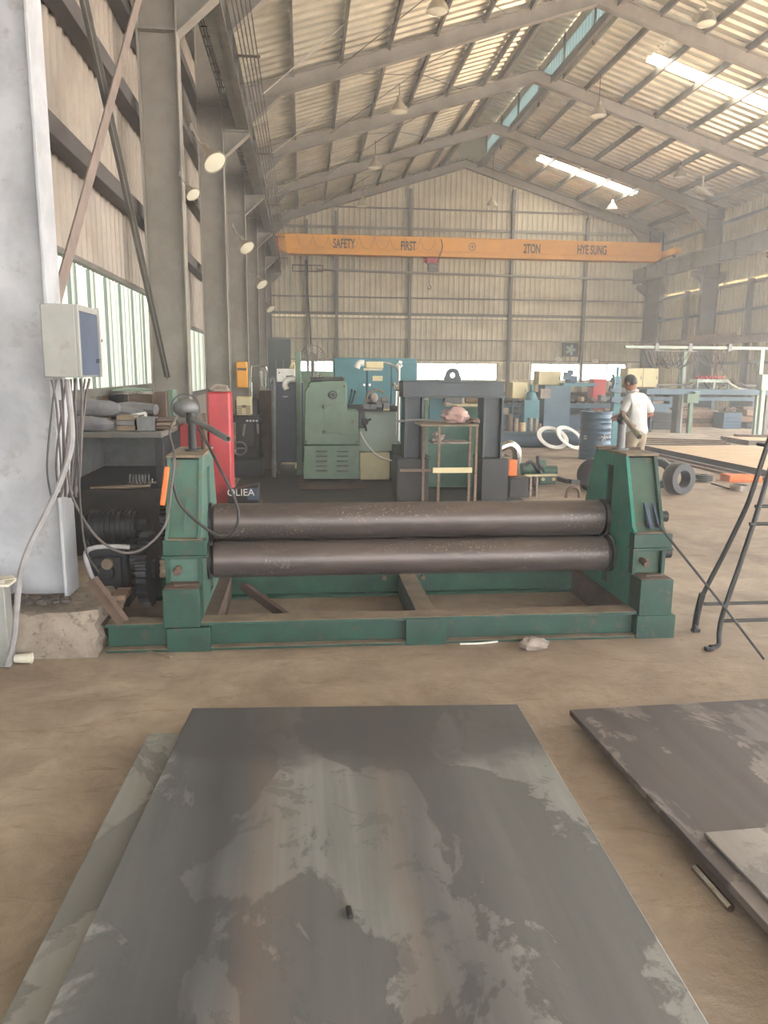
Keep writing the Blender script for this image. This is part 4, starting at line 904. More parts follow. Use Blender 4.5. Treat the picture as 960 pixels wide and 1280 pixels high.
mb=MB(); mb.tube([at(314,478,Y=14.5),at(315,460,Y=14.5),at(318,458,Y=14.5),at(332,459,Y=14.5),at(333,474,Y=14.5)],.025,6,3); mb.tube([at(326,464,Y=14.5),at(329,482,Y=14.5)],.03,6,1); p=at(314,478,Y=14.5); mb.cyl(p,(p.x,14.5,0),.025,seg=8); p=at(333,474,Y=14.5); mb.cyl(p,(p.x,14.5,0),.025,seg=8)
solo('steel_hanger_frame',mb,'shiny','bright bent tube frame with hooks behind the brown locker','frame',loc=(-.9,14.5,0))
# dark tall cabinet near the corner
tc=thing('tall_green_cabinet','tall dark grey green cabinet near the beige wall corner','cabinet',(-.4,24,0))
B(tc,'body','slate',336,363,424,478,24.0,.7,0)
for x in (345,354): p=at(x,455,Y=23.98); MB().box(p.x-.02,p.x+.02,23.97,23.99,p.z-.12,p.z+.12).build('handle','greysteel',tc)
# teal cabinet
te=thing('teal_cabinet','long teal two door cabinet behind the green lathe','cabinet',(1.3,14,0))
a=at(418,570,Y=14);c=at(521,448,Y=14)
MB().box(a.x,c.x,14.03,14.7,0,c.z).build('body','teal',te,bevel=.01)
xs=[at(x,500,Y=14).x for x in (418.8,456.5,459,487,489,520)]
for i in range(3):
    dd=MB().box(xs[2*i],xs[2*i+1],14.0,14.028,.1,c.z-.06).build('door','teal',te,bevel=.006)
    if i<2: p=at((455,462)[i],481,Y=14); MB().cyl((p.x,13.97,p.z),(p.x,14,p.z),.022,seg=12).build('knob','shiny',dd)
    if i==1: p=at(472,473,Y=14); MB().box(p.x-.09,p.x+.09,13.99,13.999,p.z-.045,p.z+.045).build('sign_plate','beige',dd)
a=at(376,570,Y=13.6);c=at(417,464,Y=13.6)
solo('grey_green_cabinet',MB().box(a.x,c.x,13.6,14.2,0,c.z),'lathe','grey green cabinet directly behind the top of the green lathe','cabinet',loc=(a.x,13.6,0),bevel=.01)
wl_=thing('work_lamp','white tube work lamp with a beige hood in front of the teal cabinet','lamp',at(463,460,Y=12.6))
a=at(457,461,Y=12.6);c=at(479,452,Y=12.6); MB().prism([(12.55,a.z+.012),(12.75,a.z+.012),(12.72,c.z),(12.58,c.z)],'X',a.x,c.x).build('hood','beige',wl_,bevel=.006)
MB().cyl((a.x-.03,12.62,a.z-.01),(c.x-.01,12.62,a.z-.01),.02,seg=12).build('tube','lampglass',wl_)
mb=MB(); mb.tube([at(455,454,Y=12.6),at(449,454,Y=12.6),at(446,460,Y=12.6)],.05,10); mb.build('white_elbow','white',wl_)
mb=MB(); p=at(470,452,Y=12.65); mb.tube([at(478,453,Y=12.66),at(488,455,Y=12.8),at(497,462,Y=13.2),at(499,480,Y=13.4),(at(499,480,Y=13.4).x,13.4,1.0),(at(499,480,Y=13.4).x,13.4,0.0)],.018,8,4); mb.build('stand_arm','frame',wl_)
for i,(x,y,s_) in enumerate(((499,457,.06),(495,482,.07),(368,456,.06))):
    p=at(x,y,Y=12.9-.14*i); mb=MB(); q=random.Random(i)
    for k in range(4): mb.obox(p+Vector((q.uniform(-.05,.05),q.uniform(-.05,.05),q.uniform(-.05,.05))),(s_*q.uniform(.5,1),s_,s_*q.uniform(.4,1)),(q.random(),q.random(),0))
    mb.cyl((p.x,p.y,p.z),(p.x,p.y,0),.02,seg=8)
    solo('swivel_fitting',mb,('white','shiny','beige')[i],('small white swivel fitting on a post by the teal cabinet','bright chrome swivel fitting beside the press frame','pale swivel fitting above the white instrument')[i],'fitting',loc=(p.x,p.y,0),bevel=.006)
# blurred dark fan head seen above the lathe
fh=thing('pedestal_fan','dark pedestal fan standing behind the green lathe','fan',(.2,13.2,0))
p=at(391,447,Y=13.2); mb=MB()
for i in range(12): a=PI*i/12; mb.tube([p+Vector((.2*math.cos(a+k*PI/6),-.05*math.cos(k*PI/6-PI/2),.2*math.sin(a+k*PI/6)))*1 for k in (0,)]+[p+Vector((-.2*math.cos(a),0,-.2*math.sin(a)))],.006,5,1)
mb.ring(p,(0,1,0),.21,.195,.03,28); mb.build('guard','frame',fh)
MB().cyl((p.x,13.22,p.z),(p.x,13.4,p.z),.07,seg=14).build('motor','framed',fh)
mb=MB(); mb.cyl((p.x,13.3,p.z-.04),(p.x,13.3,0.03),.03,seg=10); mb.cyl((p.x,13.3,0),(p.x,13.3,.03),.22,seg=20); mb.build('pole','framed',fh)
# ---------------------------------------------------------------- press frame
pf=thing('press_frame','heavy grey portal frame with a lifting lug standing behind the rolls','press frame',(1.83,9.6,0))
Y=9.4; g=lambda x,y:at(x,y,Y=Y)
a=g(503,497);c=g(631,477)
mb=MB(); mb.box(a.x,c.x,Y,Y+.03,a.z+.02,c.z-.02); mb.box(a.x,c.x,Y-.03,Y+.35,c.z-.02,c.z); mb.box(a.x,c.x,Y-.03,Y+.35,a.z,a.z+.02); mb.box(a.x,a.x+.03,Y-.02,Y+.35,a.z,c.z); mb.box(a.x,c.x,Y+.3,Y+.33,a.z+.02,c.z-.02); mb.build('cross_head','portal',pf,bevel=.004)
for i,(x0,x1) in enumerate(((506,530),(605,630))):
    a=g(x0,500);c=g(x1,500); z=g(500,497).z-.002
    mb=MB(); mb.box(a.x,a.x+.025,Y,Y+.34,0,z); mb.box(c.x-.025,c.x,Y,Y+.34,0,z); mb.box(a.x+.025,c.x-.025,Y+.1,Y+.12,0,z); mb.build('upright','portal',pf,bevel=.003)
    mb=MB(); mb.box(a.x-.02+(.0 if i else -.08),c.x+.06,Y-.1,Y+.44,0,g(500,573).z); 
    mb.prism([(c.x+.02,g(0,573).z),(c.x+.1,g(0,573).z),(c.x+.02,g(0,568).z)],'Y',Y-.05,Y-.03); mb.build('foot_block','black',pf,bevel=.006)
p=g(568,470); mb=MB(); h=g(568,477).z
pl=[(p.x-.105,h),(p.x+.105,h),(p.x+.09,h+.05)]+[(p.x+.085*math.cos(a),h+.075+.075*math.sin(a)) for a in [PI*i/10 for i in range(0,11)]]+[(p.x-.09,h+.05)]
# lug with an eye
o=[]; n=28
for i in range(n):
    a=2*PI*i/n; dx,dz=math.cos(a),math.sin(a)
    # outer outline by ray from the eye centre
    if dz<-.2: k=min(.075/max(-dz,1e-3),.105/max(abs(dx),1e-3))
    else: k=.088
    o.append(((p.x+dx*k,h+.075+dz*k),(p.x+dx*.032,h+.075+dz*.032)))
mbv=mb.b
ring_=[]
for (ox,oz),(ix,iz) in o:
    ring_.append([mbv.verts.new((ox,Y+.1,oz)),mbv.verts.new((ox,Y+.14,oz)),mbv.verts.new((ix,Y+.14,iz)),mbv.verts.new((ix,Y+.1,iz))])
for i in range(n):
    a_,b_=ring_[i],ring_[(i+1)%n]
    for j in range(4): mb.face([a_[j],a_[(j+1)%4],b_[(j+1)%4],b_[j]])
mb.build('lifting_lug','portal',pf)
# green cabinet inside the frame, trestle table, rags
gc=thing('green_machine','green machine cabinet standing inside the grey portal frame','machine',(1.95,10.3,0))
B(gc,'body','greenmid',531,602,510,605,10.3,.7,.03)
B(gc,'upper_panel','teal',536,578,498,530,10.28,.02)
B(gc,'shelf','beige',557,604,505.5,508,10.15,.15)
B(gc,'stile','lathe',529,536,500,608,10.24,.05,0)
B(gc,'motor_cover','greysteel',556,578,497,505,10.2,.12,at(560,505.4,Y=10.15).z+.005)
for x in (588,597): p=at(x,500,Y=10.2); MB().cyl((p.x-.06,10.25,p.z),(p.x+.06,10.25,p.z),.045,seg=14).build('spindle','dust',gc)
tr=thing('trestle_table','thin legged steel trestle table in front of the portal frame','table',(1.7,9.0,0))
zt4=at(560,529,Y=9.0).z
a=at(522,528,Y=9.0);c=at(593,528,Y=9.0)
MB().box(a.x,c.x,8.75,9.25,zt4-.02,zt4).build('table_top','dust',tr,bevel=.003)
for x in (533,541.5,587.5,590.5):
    p=at(x,560,Y=9.0 if x in(533,590.5) else 9.2); y=8.78 if x in (541.5,590.5) else 9.2
    MB().box(p.x-.014,p.x+.014,y,y+.03,0,zt4-.02).build('leg','wood',tr)
mb=MB(); p=at(541,588,Y=8.78);q_=at(590,588,Y=8.78); mb.box(p.x,q_.x,8.775,8.805,p.z-.03,p.z+.03); mb.build('rail','beige',tr)
mb=MB(); p=at(500,588,Y=8.85);q_=at(541,588,Y=8.85); mb.box(p.x,q_.x,8.84,8.86,p.z-.015,p.z+.015); mb.build('cross_rail','wood',tr)
mb=MB(); mb.tube([at(495,527,Y=8.95),at(520,525,Y=8.95),at(556,526.3,Y=8.9)],.014,6,2); solo('steel_rod',mb,'greysteel','grey rod lying across the trestle table towards the lathe','rod',loc=(1.5,8.95,zt4))
p=at(571,519,Y=8.95); crumple((p.x-.02,8.95,zt4+.085),(.15,.1,.1),11,'pink','rag_bundle','pink rag bundle heaped on the trestle table','rag')
p=at(562,509,Y=8.95); mb=MB(); mb.obox((p.x,8.95,zt4+.225),(.16,.1,.02),(0,.2,.3)); solo('white_rag',mb,'rag','white folded rag on top of the pink bundle','rag',loc=(p.x,8.95,zt4+.19),bevel=.008)
p=at(585,526,Y=8.95); crumple((p.x+.06,8.9,zt4+.033),(.07,.06,.035),14,'rust','brown_rag','small brown rag at the end of the trestle table','rag')
mb=MB(); q=random.Random(8)
for i in range(6): p=at(548+q.uniform(-6,8),546+q.uniform(-4,4),Y=9.05); mb.obox((p.x,9.05+q.uniform(-.05,.05),p.z),(.1,.05,.03),(0,q.uniform(-.4,.4),q.uniform(-1,1)))
a=at(540,551,Y=9.05);c=at(558,551,Y=9.05); mb.box(a.x-.02,c.x+.25,8.83,9.19,a.z-.015,a.z); solo('tool_shelf',mb,'rag','small pale parts on a shelf slung under the trestle table','tool shelf',loc=(1.6,9.05,.7))
# ---------------------------------------------------------------- clutter right of the frame
Y=9.7
SB('grey_box','darksteel','dark grey steel box behind the rolls beside the portal frame','box',637,661,598,622,9.55,.4,0)
zbx=at(648,598,Y=9.55).z+.004
SB('orange_can','orangep','orange can standing on the dark grey steel box','can',635.5,647,575,594,9.75,.1,zbx)
sb=thing('spoked_stand','rusty white cast stand with a round hole beside the dark grey box','stand',at(666,618,Z=0))
mb=MB(); p=at(667,607,Y=9.6); mb.box(at(662,620,Y=9.6).x,at(664,620,Y=9.6).x,9.6,9.75,0,at(660,597,Y=9.6).z); mb.box(at(670,620,Y=9.6).x,at(672,620,Y=9.6).x,9.6,9.75,0,at(660,597,Y=9.6).z); mb.build('frame','rag',sb)
mb=MB(); mb.ring((p.x,9.65,p.z-.05),(0,1,0),.05,.03,.03); mb.build('ring','rust',sb)
gm=thing('green_pump','green pump set with dark pipework on the floor behind the rolls','pump',at(680,605,Z=0))
p0=at(682,607,Z=0); 
a=at(674,607,Y=p0.y);c=at(696,592,Y=p0.y); MB().box(a.x,c.x,p0.y,p0.y+.35,.02,c.z).build('base','greenmid',gm,bevel=.01)
mb=MB()
for x,y,r_,l in ((660,586,.09,.2),(668,588,.07,.2),(676,580,.06,.12),(687,588,.07,.2)): q_=at(x,y,Y=p0.y+.15); mb.cyl((q_.x-l/2,p0.y+.15,q_.z),(q_.x+l/2,p0.y+.15,q_.z),r_,seg=18); mb.cyl((q_.x,p0.y+.15,q_.z),(q_.x,p0.y+.15,.1),r_*.5,seg=10)
mb.build('motor','greenmid',gm)
mb=MB(); mb.tube([at(656,582,Y=p0.y),at(663,577,Y=p0.y),at(670,585,Y=p0.y+.05),at(676,592,Y=p0.y)],.025,8); mb.tube([at(672,570,Y=p0.y),at(674,580,Y=p0.y),at(679,586,Y=p0.y)],.028,8); mb.build('pipework','black',gm)
mb=MB(); a=at(657,594.5,Y=p0.y-.1);c=at(697,594.5,Y=p0.y-.1); mb.box(a.x,c.x,p0.y-.12,p0.y-.02,a.z-.01,a.z+.01); mb.build('bar','beige',gm)
for x,y in ((679,599),(692,599)): q_=at(x,y,Y=p0.y-.01); MB().cyl((q_.x,p0.y-.02,q_.z),(q_.x,p0.y,q_.z),.025,seg=10).build('cap','beige',gm)
a=at(697,596,Z=.05);b=at(711,600,Z=.05); solo('black_bar',MB().bar(a+Vector((0,0,-.02)),b+Vector((0,0,-.02)),.07,.06),'black','short black bar lying on the floor beside the green pump','bar',loc=b)
solo('grey_pipe_elbow',MB().tube([at(622,562,Y=11.5),at(636,556,Y=11.5),at(644,560,Y=11.5),at(646,570,Y=11.5),(at(646,570,Y=11.5).x,11.5,.0)],.07,10,5),'shiny','bright bent metal duct behind the portal frame upright','duct',loc=(at(646,570,Y=11.5).x,11.5,0))
# ================================================================ RIGHT SIDE OF THE HALL
# drum
dm=thing('oil_drum','dark blue ribbed oil drum with a white star standing behind the worker','drum',(5.44,13.95,0))
c=Vector((5.42,13.95,0)); prof=[(.27,.0),(.295,.0),(.295,.02),(.285,.03)]
for z in (.28,.58): prof+=[(.285,z-.03),(.297,z-.01),(.297,z+.01),(.285,z+.03)]
for z in (.1,.18,.40,.48,.68,.76): prof+=[(.285,z-.012),(.290,z),(.285,z+.012)]
prof=sorted(prof[4:],key=lambda p:p[1]); prof=[(.27,0),(.296,0),(.296,.02),(.285,.03)]+prof+[(.285,.85),(.296,.86),(.296,.885),(.28,.885),(.278,.87),(.001,.87)]
MB().lathe(prof,c,(0,0,1),40).build('barrel','drum',dm)
MB().cyl(c+Vector((.12,-.12,.87)),c+Vector((.12,-.12,.89)),.03,seg=12).build('bung','greysteel',dm)
v=(c-CAM); v.z=0; v.normalize(); side=Vector((v.y,-v.x,0))
def ondrum(px,py): 
    t=(px-750)/21.5; a=math.asin(max(-.95,min(.95,t))); return c-v*(.291*math.cos(a))+side*(.291*math.sin(a))+Vector((0,0,at(px,py,Y=13.67).z)), a
yaw=math.atan2(side.y,side.x)
p,a=ondrum(762,547); mb=MB(); n=Vector((-v.x*math.cos(a)+side.x*math.sin(a),-v.y*math.cos(a)+side.y*math.sin(a),0)); tx=Vector((-n.y,n.x,0))
for i in range(5):
    t=PI/2+i*2*PI/5; e=p+tx*(.07*math.cos(t))+Vector((0,0,.07*math.sin(t))); mb.bar(p,e,.02,.008,n)
mb.build('star_emblem','rag',dm)
p,a=ondrum(769.5,546.5); text('lettering','D',.09,p,(PI/2,0,yaw+a),'white',dm)
p,a=ondrum(737,547.5); n=Vector((-v.x*math.cos(a)+side.x*math.sin(a),-v.y*math.cos(a)+side.y*math.sin(a),0)); tx=Vector((-n.y,n.x,0)); mb=MB()
for s_ in (-1,1): mb.bar(p+tx*(.022*s_)-Vector((0,0,.03)),p+tx*(.022*s_)+Vector((0,0,.03)),.008,.008,n); mb.bar(p-tx*.026+Vector((0,0,.03*s_)),p+tx*.026+Vector((0,0,.03*s_)),.008,.008,n)
mb.build('square_mark','white',dm)
mb=MB(); p=c+Vector((-.02,-.16,.895)); mb.obox(p,(.12,.1,.03),(0,0,.2)); solo('small_box',mb,'wood','small pale carton lying on the lid of the oil drum','carton',loc=p-Vector((0,0,.015)),bevel=.004)
# white rings on the dark pipe
mb=MB(); a=at(622,557,Y=16.1);b=at(733,557,Y=16.1); mb.lathe([(.15,0),(.17,0),(.17,b.x-a.x),(.15,b.x-a.x),(.15,.02)],(a.x,16.1,.17),(1,0,0),24); solo('dark_pipe',mb,'drum','long dark blue pipe lying on the floor behind the white rings','pipe',loc=(5,16.1,0))
for i,(x,y,lab,tilt) in enumerate(((690,559,'white steel ring leaning against the dark pipe, the one farther from the drum',.1),(712,558,'white steel ring leaning against the dark pipe beside the oil drum',.35))):
    p=at(x,y,Y=15.62); d=Vector((tilt,-.62,.78)).normalized()
    mb=MB(); mb.ring((p.x,15.6,.25),d,.34,.245,.02,36); solo('steel_ring',mb,'white',lab,'ring',loc=(p.x,15.6,.02))
# heavy rings and drums by the machine
def wheel(name,c,d,ro_,ri,w,mat,label,hub=True):
    r=thing(name,label,'steel ring',(c[0],c[1],0)); c=Vector(c); d=Vector(d).normalized()
    MB().lathe([(ri,-w/2),(ro_*.97,-w/2),(ro_,-w/2+.012),(ro_,w/2-.012),(ro_*.97,w/2),(ri,w/2)],c,d,40,closed=True).build('ring_body',mat,r)
    MB().lathe([(ro_*.98,-w/2-.012),(ro_*1.015,-w/2-.012),(ro_*1.015,-w/2+.02),(ro_*.98,-w/2+.02)],c,d,40,closed=True).build('flange','greysteel',r)
    return r
w=at(850,619,Z=0); wheel('flanged_ring',(w.x,w.y+.05,.215),(.35,-1,.04),.21,.115,.16,'black','open flanged steel ring standing on the floor farthest from the green stand')
w=at(828,614,Z=0); wheel('flanged_ring',(w.x+.03,w.y+.25,.215),(-.5,-1,0.02),.21,.11,.22,'black','dark flanged steel ring standing in the middle of the three')
w=at(806,612,Z=0); wheel('flanged_ring',(w.x,w.y+.4,.215),(.7,-1,0),.21,.15,.1,'greysteel','pale edged steel ring half hidden by the green stand')
w=at(745,614,Z=0); r_=thing('cable_drum','black round steel drum with a short axle behind the rolls','drum',(w.x,w.y,0))
dd=Vector((-.75,-1,0)).normalized(); cc=Vector((w.x+.05,w.y+.1,.225))
MB().lathe([(.225,-.2),(.225,.22),(.2,.23),(.001,.23)][::1],cc,dd,36).build('shell','black',r_)
MB().lathe([(.226,-.2),(.23,-.2),(.23,-.14),(.226,-.14)],cc,dd,36,closed=True).build('bright_band','shiny',r_)
a=at(724,603,Y=cc.y-.2); MB().bar(a,a+Vector((-.12,.0,.01)),.07,.06).build('axle','black',r_)
# stacked plates on the hall floor
def slab(name,P,z0,z1,mat,label,cat='steel plate',group=None,edge='rust'):
    mb=MB(); mb.prism(P,'Z',z0,z1); o=solo(name,mb,mat,label,cat,group,loc=(P[0][0],P[0][1],z0)); o.data.materials.append(K[edge])
    for p in o.data.polygons:
        if abs(p.normal.z)<.5: p.material_index=1
    return o
slab('thick_plate',[(7.02,15.3),(7.22,10.6),(12.5,10.5),(12.5,15.3)],.0,.11,'tan','huge thick tan steel plate on the floor beyond the flanged rings',edge='darksteel')  # dark material on the side faces paints in their shade
slab('flat_strip',[(6.8,15.2),(6.86,15.2),(7.0,10.7),(6.94,10.7)],0,.05,'greysteel','flat steel strip lying beside the thick tan plate')
slab('flat_strip',[(6.58,15.2),(6.64,15.2),(6.74,11.2),(6.68,11.2)],0,.035,'dust','dusty flat strip one step away from the thick tan plate')
for i in range(5):
    slab('grey_sheet',[(7.1+.05*i,16.2+.12*i),(9.3-.06*i,15.7+.05*i),(9.5,17.8),(6.95,17.9)],.0+.034*i,.03+.034*i,'greyplate',('lowest grey sheet of the pile behind the thick tan plate','second lowest grey sheet of the pile behind the tan plate','middle grey sheet of the pile behind the tan plate','second grey sheet from the top of the pile behind the tan plate','topmost grey sheet of the pile behind the tan plate')[i])
slab('long_sheet',[(9.9,16.3),(13.4,16.0),(13.5,17.5),(9.9,17.5)],.0,.12,'tan','broad pale tan plate stack next to the grey sheet pile')
slab('rusty_strip',[(10.2,17.3),(12.9,16.4),(12.9,16.56),(10.2,17.46)],.122,.17,'rust','rusty strip lying slantwise over the broad tan plate')
slab('hall_plate',[(4.0,17.2),(6.75,17.0),(6.85,19.6),(4.2,19.6)],.0,.05,'greyplate','wide pale plate on the floor behind the white rings')
slab('hall_plate',[(4.4,23.4),(8.5,23.4),(8.6,26.9),(4.6,27.0)],.0,.06,'tan','wide tan plate on the floor before the blue machine tables')
for i,(x0,y0,x1,y1,l) in enumerate(((4.3,19.45,5.2,19.4,'long dark flat bar lying across the wide pale plate'),(5.7,18.1,6.5,17.5,'short dark flat bar near the oil drum'))):
    a=Vector((x0,y0,.078));b=Vector((x1,y1,.078)); solo('flat_bar',MB().bar(a,b,.22,.05),('darksteel','darksteel','brownbar')[i],l,'bar',loc=a)
# small round pieces on a board
a=at(632,541,Z=.12); bd=slab('support_board',[(a.x,a.y),(at(682,541,Z=.12).x,a.y),(at(682,541,Z=.12).x,a.y+.6),(a.x,a.y+.6)],.052,.12,'rust','low rusty board carrying the round offcuts','board')
Yb=a.y+.15
for x0,x1,y0,mat,l in ((634,641,518,'rust','brown round disc standing on the rusty board'),(642,648,523,'dust','short grey round offcut on the rusty board'),(649,657,528,'woodlt','low pale round offcut on the rusty board'),(659,666,522,'greysteel','grey striped round offcut on the rusty board'),(667,672,523,'dust','slim grey round offcut on the rusty board'),(673,677,529,'wood','smallest round offcut at the end of the rusty board')):
    p=at(x0,y0,Y=Yb);q_=at(x1,y0,Y=Yb); r_=(q_.x-p.x)/2; mb=MB(); mb.lathe([(r_*.9,0),(r_,.01),(r_,p.z-.135),(r_*.9,p.z-.125)],((p.x+q_.x)/2,Yb,.122),(0,0,1),18); solo('round_offcut',mb,mat,l,'offcut',loc=((p.x+q_.x)/2,Yb,.122))
for i,(x,y,l) in enumerate(((632,547,'grey bar with a dark end farther from the white rings'),(658,547,'grey bar with a dark end nearer the white rings'))):
    a=at(x,y,Z=.11); b=a+Vector((.9,.35,0)); bb=thing('round_bar',l+' below the rusty board','bar',a)
    MB().cyl(a,b,.055,seg=16).build('shaft','greysteel',bb); MB().cyl(a-(b-a).normalized()*.01,a,.057,seg=16).build('end_cap','rust',bb)
# steel stock piles
def pile(px0,px1,pyb,pyt,dy,layers,name,mats,lab,cat):
    g0=at((px0+px1)/2,pyb,Z=0); Y=g0.y; a=at(px0,pyb,Y=Y).x;b=at(px1,pyb,Y=Y).x; zt=at((px0+px1)/2,pyt,Y=Y).z; h=zt/layers
    pos=['lowest','second','third','fourth','fifth','sixth']
    for i in range(layers):
        j=rnd.uniform(-.15,.15)
        solo(name,MB().box(a+j,b+j*.6,Y+abs(j),Y+dy,h*i+.004,h*(i+1)-.012),mats[i%len(mats)],'%s steel layer of %s'%(pos[i] if i<layers-1 else 'topmost',lab),cat,loc=((a+b)/2,Y,h*i),bevel=.01)
    return Y,zt
PZ=[pile(841,902,534,513,1.4,4,'stock_billet',['brownbar','rust','brownbar','wood'],'the brown pile beside the teal bin','billet')]
PZ.append(pile(815,841,537,505,1.2,3,'stock_beam',['darksteel','gear','bluemach'],'the dark pile behind the worker','beam'))
PZ.append(pile(933,992,536,512,1.6,3,'stock_billet',['black','brownbar','wood'],'the pile beyond the teal bin','billet'))
for i,(x0,x1,Yp,zp,m_,lab) in enumerate(((850,898,PZ[0][0],PZ[0][1],'rust','rusty plank over the brown pile beside the teal bin'),(935,972,PZ[2][0],PZ[2][1],'rust','rusty plank over the pile beyond the teal bin'),(819,838,PZ[1][0],PZ[1][1],'wood','dusty plank over the dark pile behind the worker'))):
    a=at(x0,520,Y=Yp);b=at(x1,520,Y=Yp); solo('timber_plank',MB().bar((a.x,Yp+.5,zp+.028),(b.x,Yp+.75,zp+.034),.3,.05),m_,lab,'plank',loc=(a.x,Yp,zp))
bn2=thing('scrap_bin','teal steel bin heaped with scrap between the brown piles','bin',at(915,536,Z=0))
g0=at(915,536,Z=0); Y=g0.y; a=at(903.5,536,Y=Y);c=at(928,516,Y=Y)
mb=MB(); mb.box(a.x,c.x,Y,Y+.02,0,c.z); mb.box(a.x,c.x,Y+.58,Y+.6,0,c.z); mb.box(a.x,a.x+.02,Y+.02,Y+.58,0,c.z); mb.box(c.x-.02,c.x,Y+.02,Y+.58,0,c.z); mb.box(a.x+.02,c.x-.02,Y+.02,Y+.58,0,.03)
for i in range(5): z=c.z*(i+.5)/5; mb.box(a.x,c.x,Y-.012,Y,z-.02,z+.02)
mb.build('bin_body','drum',bn2,bevel=.004)
mb=MB(); q=random.Random(4)
for i in range(60): p=Vector((q.uniform(a.x+.15,c.x-.15),Y+q.uniform(.15,.45),c.z-.1+q.random()*.22)); mb.obox(p,(q.uniform(.04,.16),q.uniform(.02,.06),.03),(q.uniform(-1,1),q.uniform(-1,1),q.uniform(0,3)))
o=solo('scrap_pieces',mb,'scrap','jumbled scrap pieces heaped in the teal steel bin','scrap',loc=((a.x+c.x)/2,Y+.3,c.z-.15)); o['kind']='stuff'
# orange block, ring, little black coil
p=at(912,603,Z=0); q_=at(953,603,Y=p.y); zt=at(912,596,Y=p.y).z
mb=MB(); mb.prism([(p.x,.0),(q_.x,.0),(q_.x,zt),(p.x+.0,zt+.02)],'Y',p.y,p.y+.28); mb.box(p.x+.03,q_.x-.05,p.y-.02,p.y,zt*.3,zt*.62); solo('orange_block',mb,'orangep','bright orange long case on the floor before the thick tan plate','case',loc=(p.x,p.y,0),bevel=.008)
p=at(930,615,Z=0); mb=MB(); mb.lathe([(.09,0),(.125,0),(.125,.08),(.09,.08)],(p.x,p.y+.12,0.002),(0,0,1),28,closed=True); solo('bearing_ring',mb,'shiny','short bright bearing ring lying flat by the orange case','ring',loc=(p.x,p.y+.12,0))
p=at(879,602,Z=0); mb=MB()
for i in range(3): mb.ring((p.x,p.y,.03+i*.03),(0,0,1),.13,.05,.026,20)
mb.bar((p.x-.2,p.y-.05,.03),(p.x-.1,p.y-.03,.05),.03,.03); solo('black_coil',mb,'black','small black coil lying between the flanged ring and the orange case','coil',loc=(p.x,p.y,0))
solo('black_lead',MB().tube([at(889,604,Z=.01),at(905,609,Z=.01),at(911,611,Z=.013)],.012,6),'cable','black lead running from the small coil to the bearing ring','cable',loc=at(889,604,Z=.01))
# cutting machine tables, gantry and beige cabinets
def table(x0,x1,y,dy,zt,mat,label,n=4):
    t=thing('machine_table',label,'machine table',((x0+x1)/2,y,0))
    mb=MB(); mb.box(x0,x1,y,y+dy,zt-.12,zt); mb.box(x0,x1,y-.03,y,zt-.05,zt-.0); mb.build('table_bed',mat,t,bevel=.008)
    for i in range(n):
        x=x0+.1+(x1-x0-.3)*i/(n-1); MB().box(x,x+.1,y+.1,y+dy-.1,0,zt-.12).build('leg',mat,t)
    mb=MB()
    k=int((x1-x0)/.25)
    for i in range(k): x=x0+.1+i*.25; mb.box(x,x+.02,y+.05,y+dy-.05,zt,zt+.05)
    mb.build('slats','rust',t); return t
table(5.3,9.6,21.2,1.6,.72,'bluemach','long blue machine table behind the oil drum')
table(8.7,14.6,23.6,1.6,.84,'bluemach','long blue grey cutting table beneath the festoon cables',5)
table(6.0,12.6,27.2,1.5,.8,'drum','dark machine table before the wide window',5)
solo('long_beam',MB().box(4.4,9.4,20.7,20.9,.0,.42).box(4.4,9.4,20.62,20.98,.40,.44).box(4.4,9.4,20.62,20.98,.0,.03),'drum','long dark blue steel beam on the floor before the blue machine table','beam',loc=(7,20.8,0))
def cabinet(px0,px1,py0,py1,Y,dy,lab,doors,z0):
    a=at(px0,py1,Y=Y);c=at(px1,py0,Y=Y); t=thing('beige_cabinet',lab,'cabinet',((a.x+c.x)/2,Y,z0))
    MB().box(a.x,c.x,Y+.02,Y+dy,a.z,c.z).build('body','beige',t,bevel=.01)
    for i in range(doors):
        x0=a.x+(c.x-a.x)*i/doors+.01;x1=a.x+(c.x-a.x)*(i+1)/doors-.01
        d=MB().box(x0,x1,Y,Y+.019,a.z+.01,c.z-.01).build('door','beige',t,bevel=.004)
        MB().box(x1-.05,x1-.03,Y-.012,Y,(a.z+c.z)/2-.04,(a.z+c.z)/2+.04).build('handle','greysteel',d)
    mb=MB()
    for x in (a.x+.05,c.x-.09): mb.box(x,x+.04,Y+.1,Y+.14,z0,a.z)
    mb.build('support','bluemach',t); return t
cabinet(783,824,460.5,484,20.0,.5,'beige double door cabinet directly behind the worker',2,.0)
cabinet(673,702,464,481,20.9,.5,'beige cabinet raised in front of the wide window',1,.0)
cabinet(640,660,478,498,20.0,.6,'beige cabinet lowest beside the portal frame',1,0)
bm=thing('blue_machine','blue control machine with small fittings under the raised beige cabinet','machine',at(700,500,Y=20.5))
a=at(662,503,Y=20.3);c=at(714,482,Y=20.3); MB().box(a.x+.4,c.x,20.3,20.8,0,c.z).build('body','bluemach',bm,bevel=.01)
a=at(674,498,Y=20.2);c=at(687,486,Y=20.2); MB().box(a.x,c.x,20.1,20.28,a.z,c.z).build('panel','rag',bm,bevel=.006)
mb=MB(); a=at(704,483,Y=20.3);c=at(745,479,Y=20.3); mb.box(a.x,c.x,20.3,20.6,a.z,c.z); mb.build('rail','teal',bm,bevel=.006)
mb=MB()
for x,y,r_ in ((709,470,.1),(713,466,.07),(717,474,.09)): p=at(x,y,Y=20.4); mb.cyl((p.x,20.4,at(709,481,Y=20.4).z),(p.x,20.4,p.z),r_*.5,seg=12); mb.obox(p,(r_*2,r_,r_*2))
mb.build('fittings','drum',bm,bevel=.006)
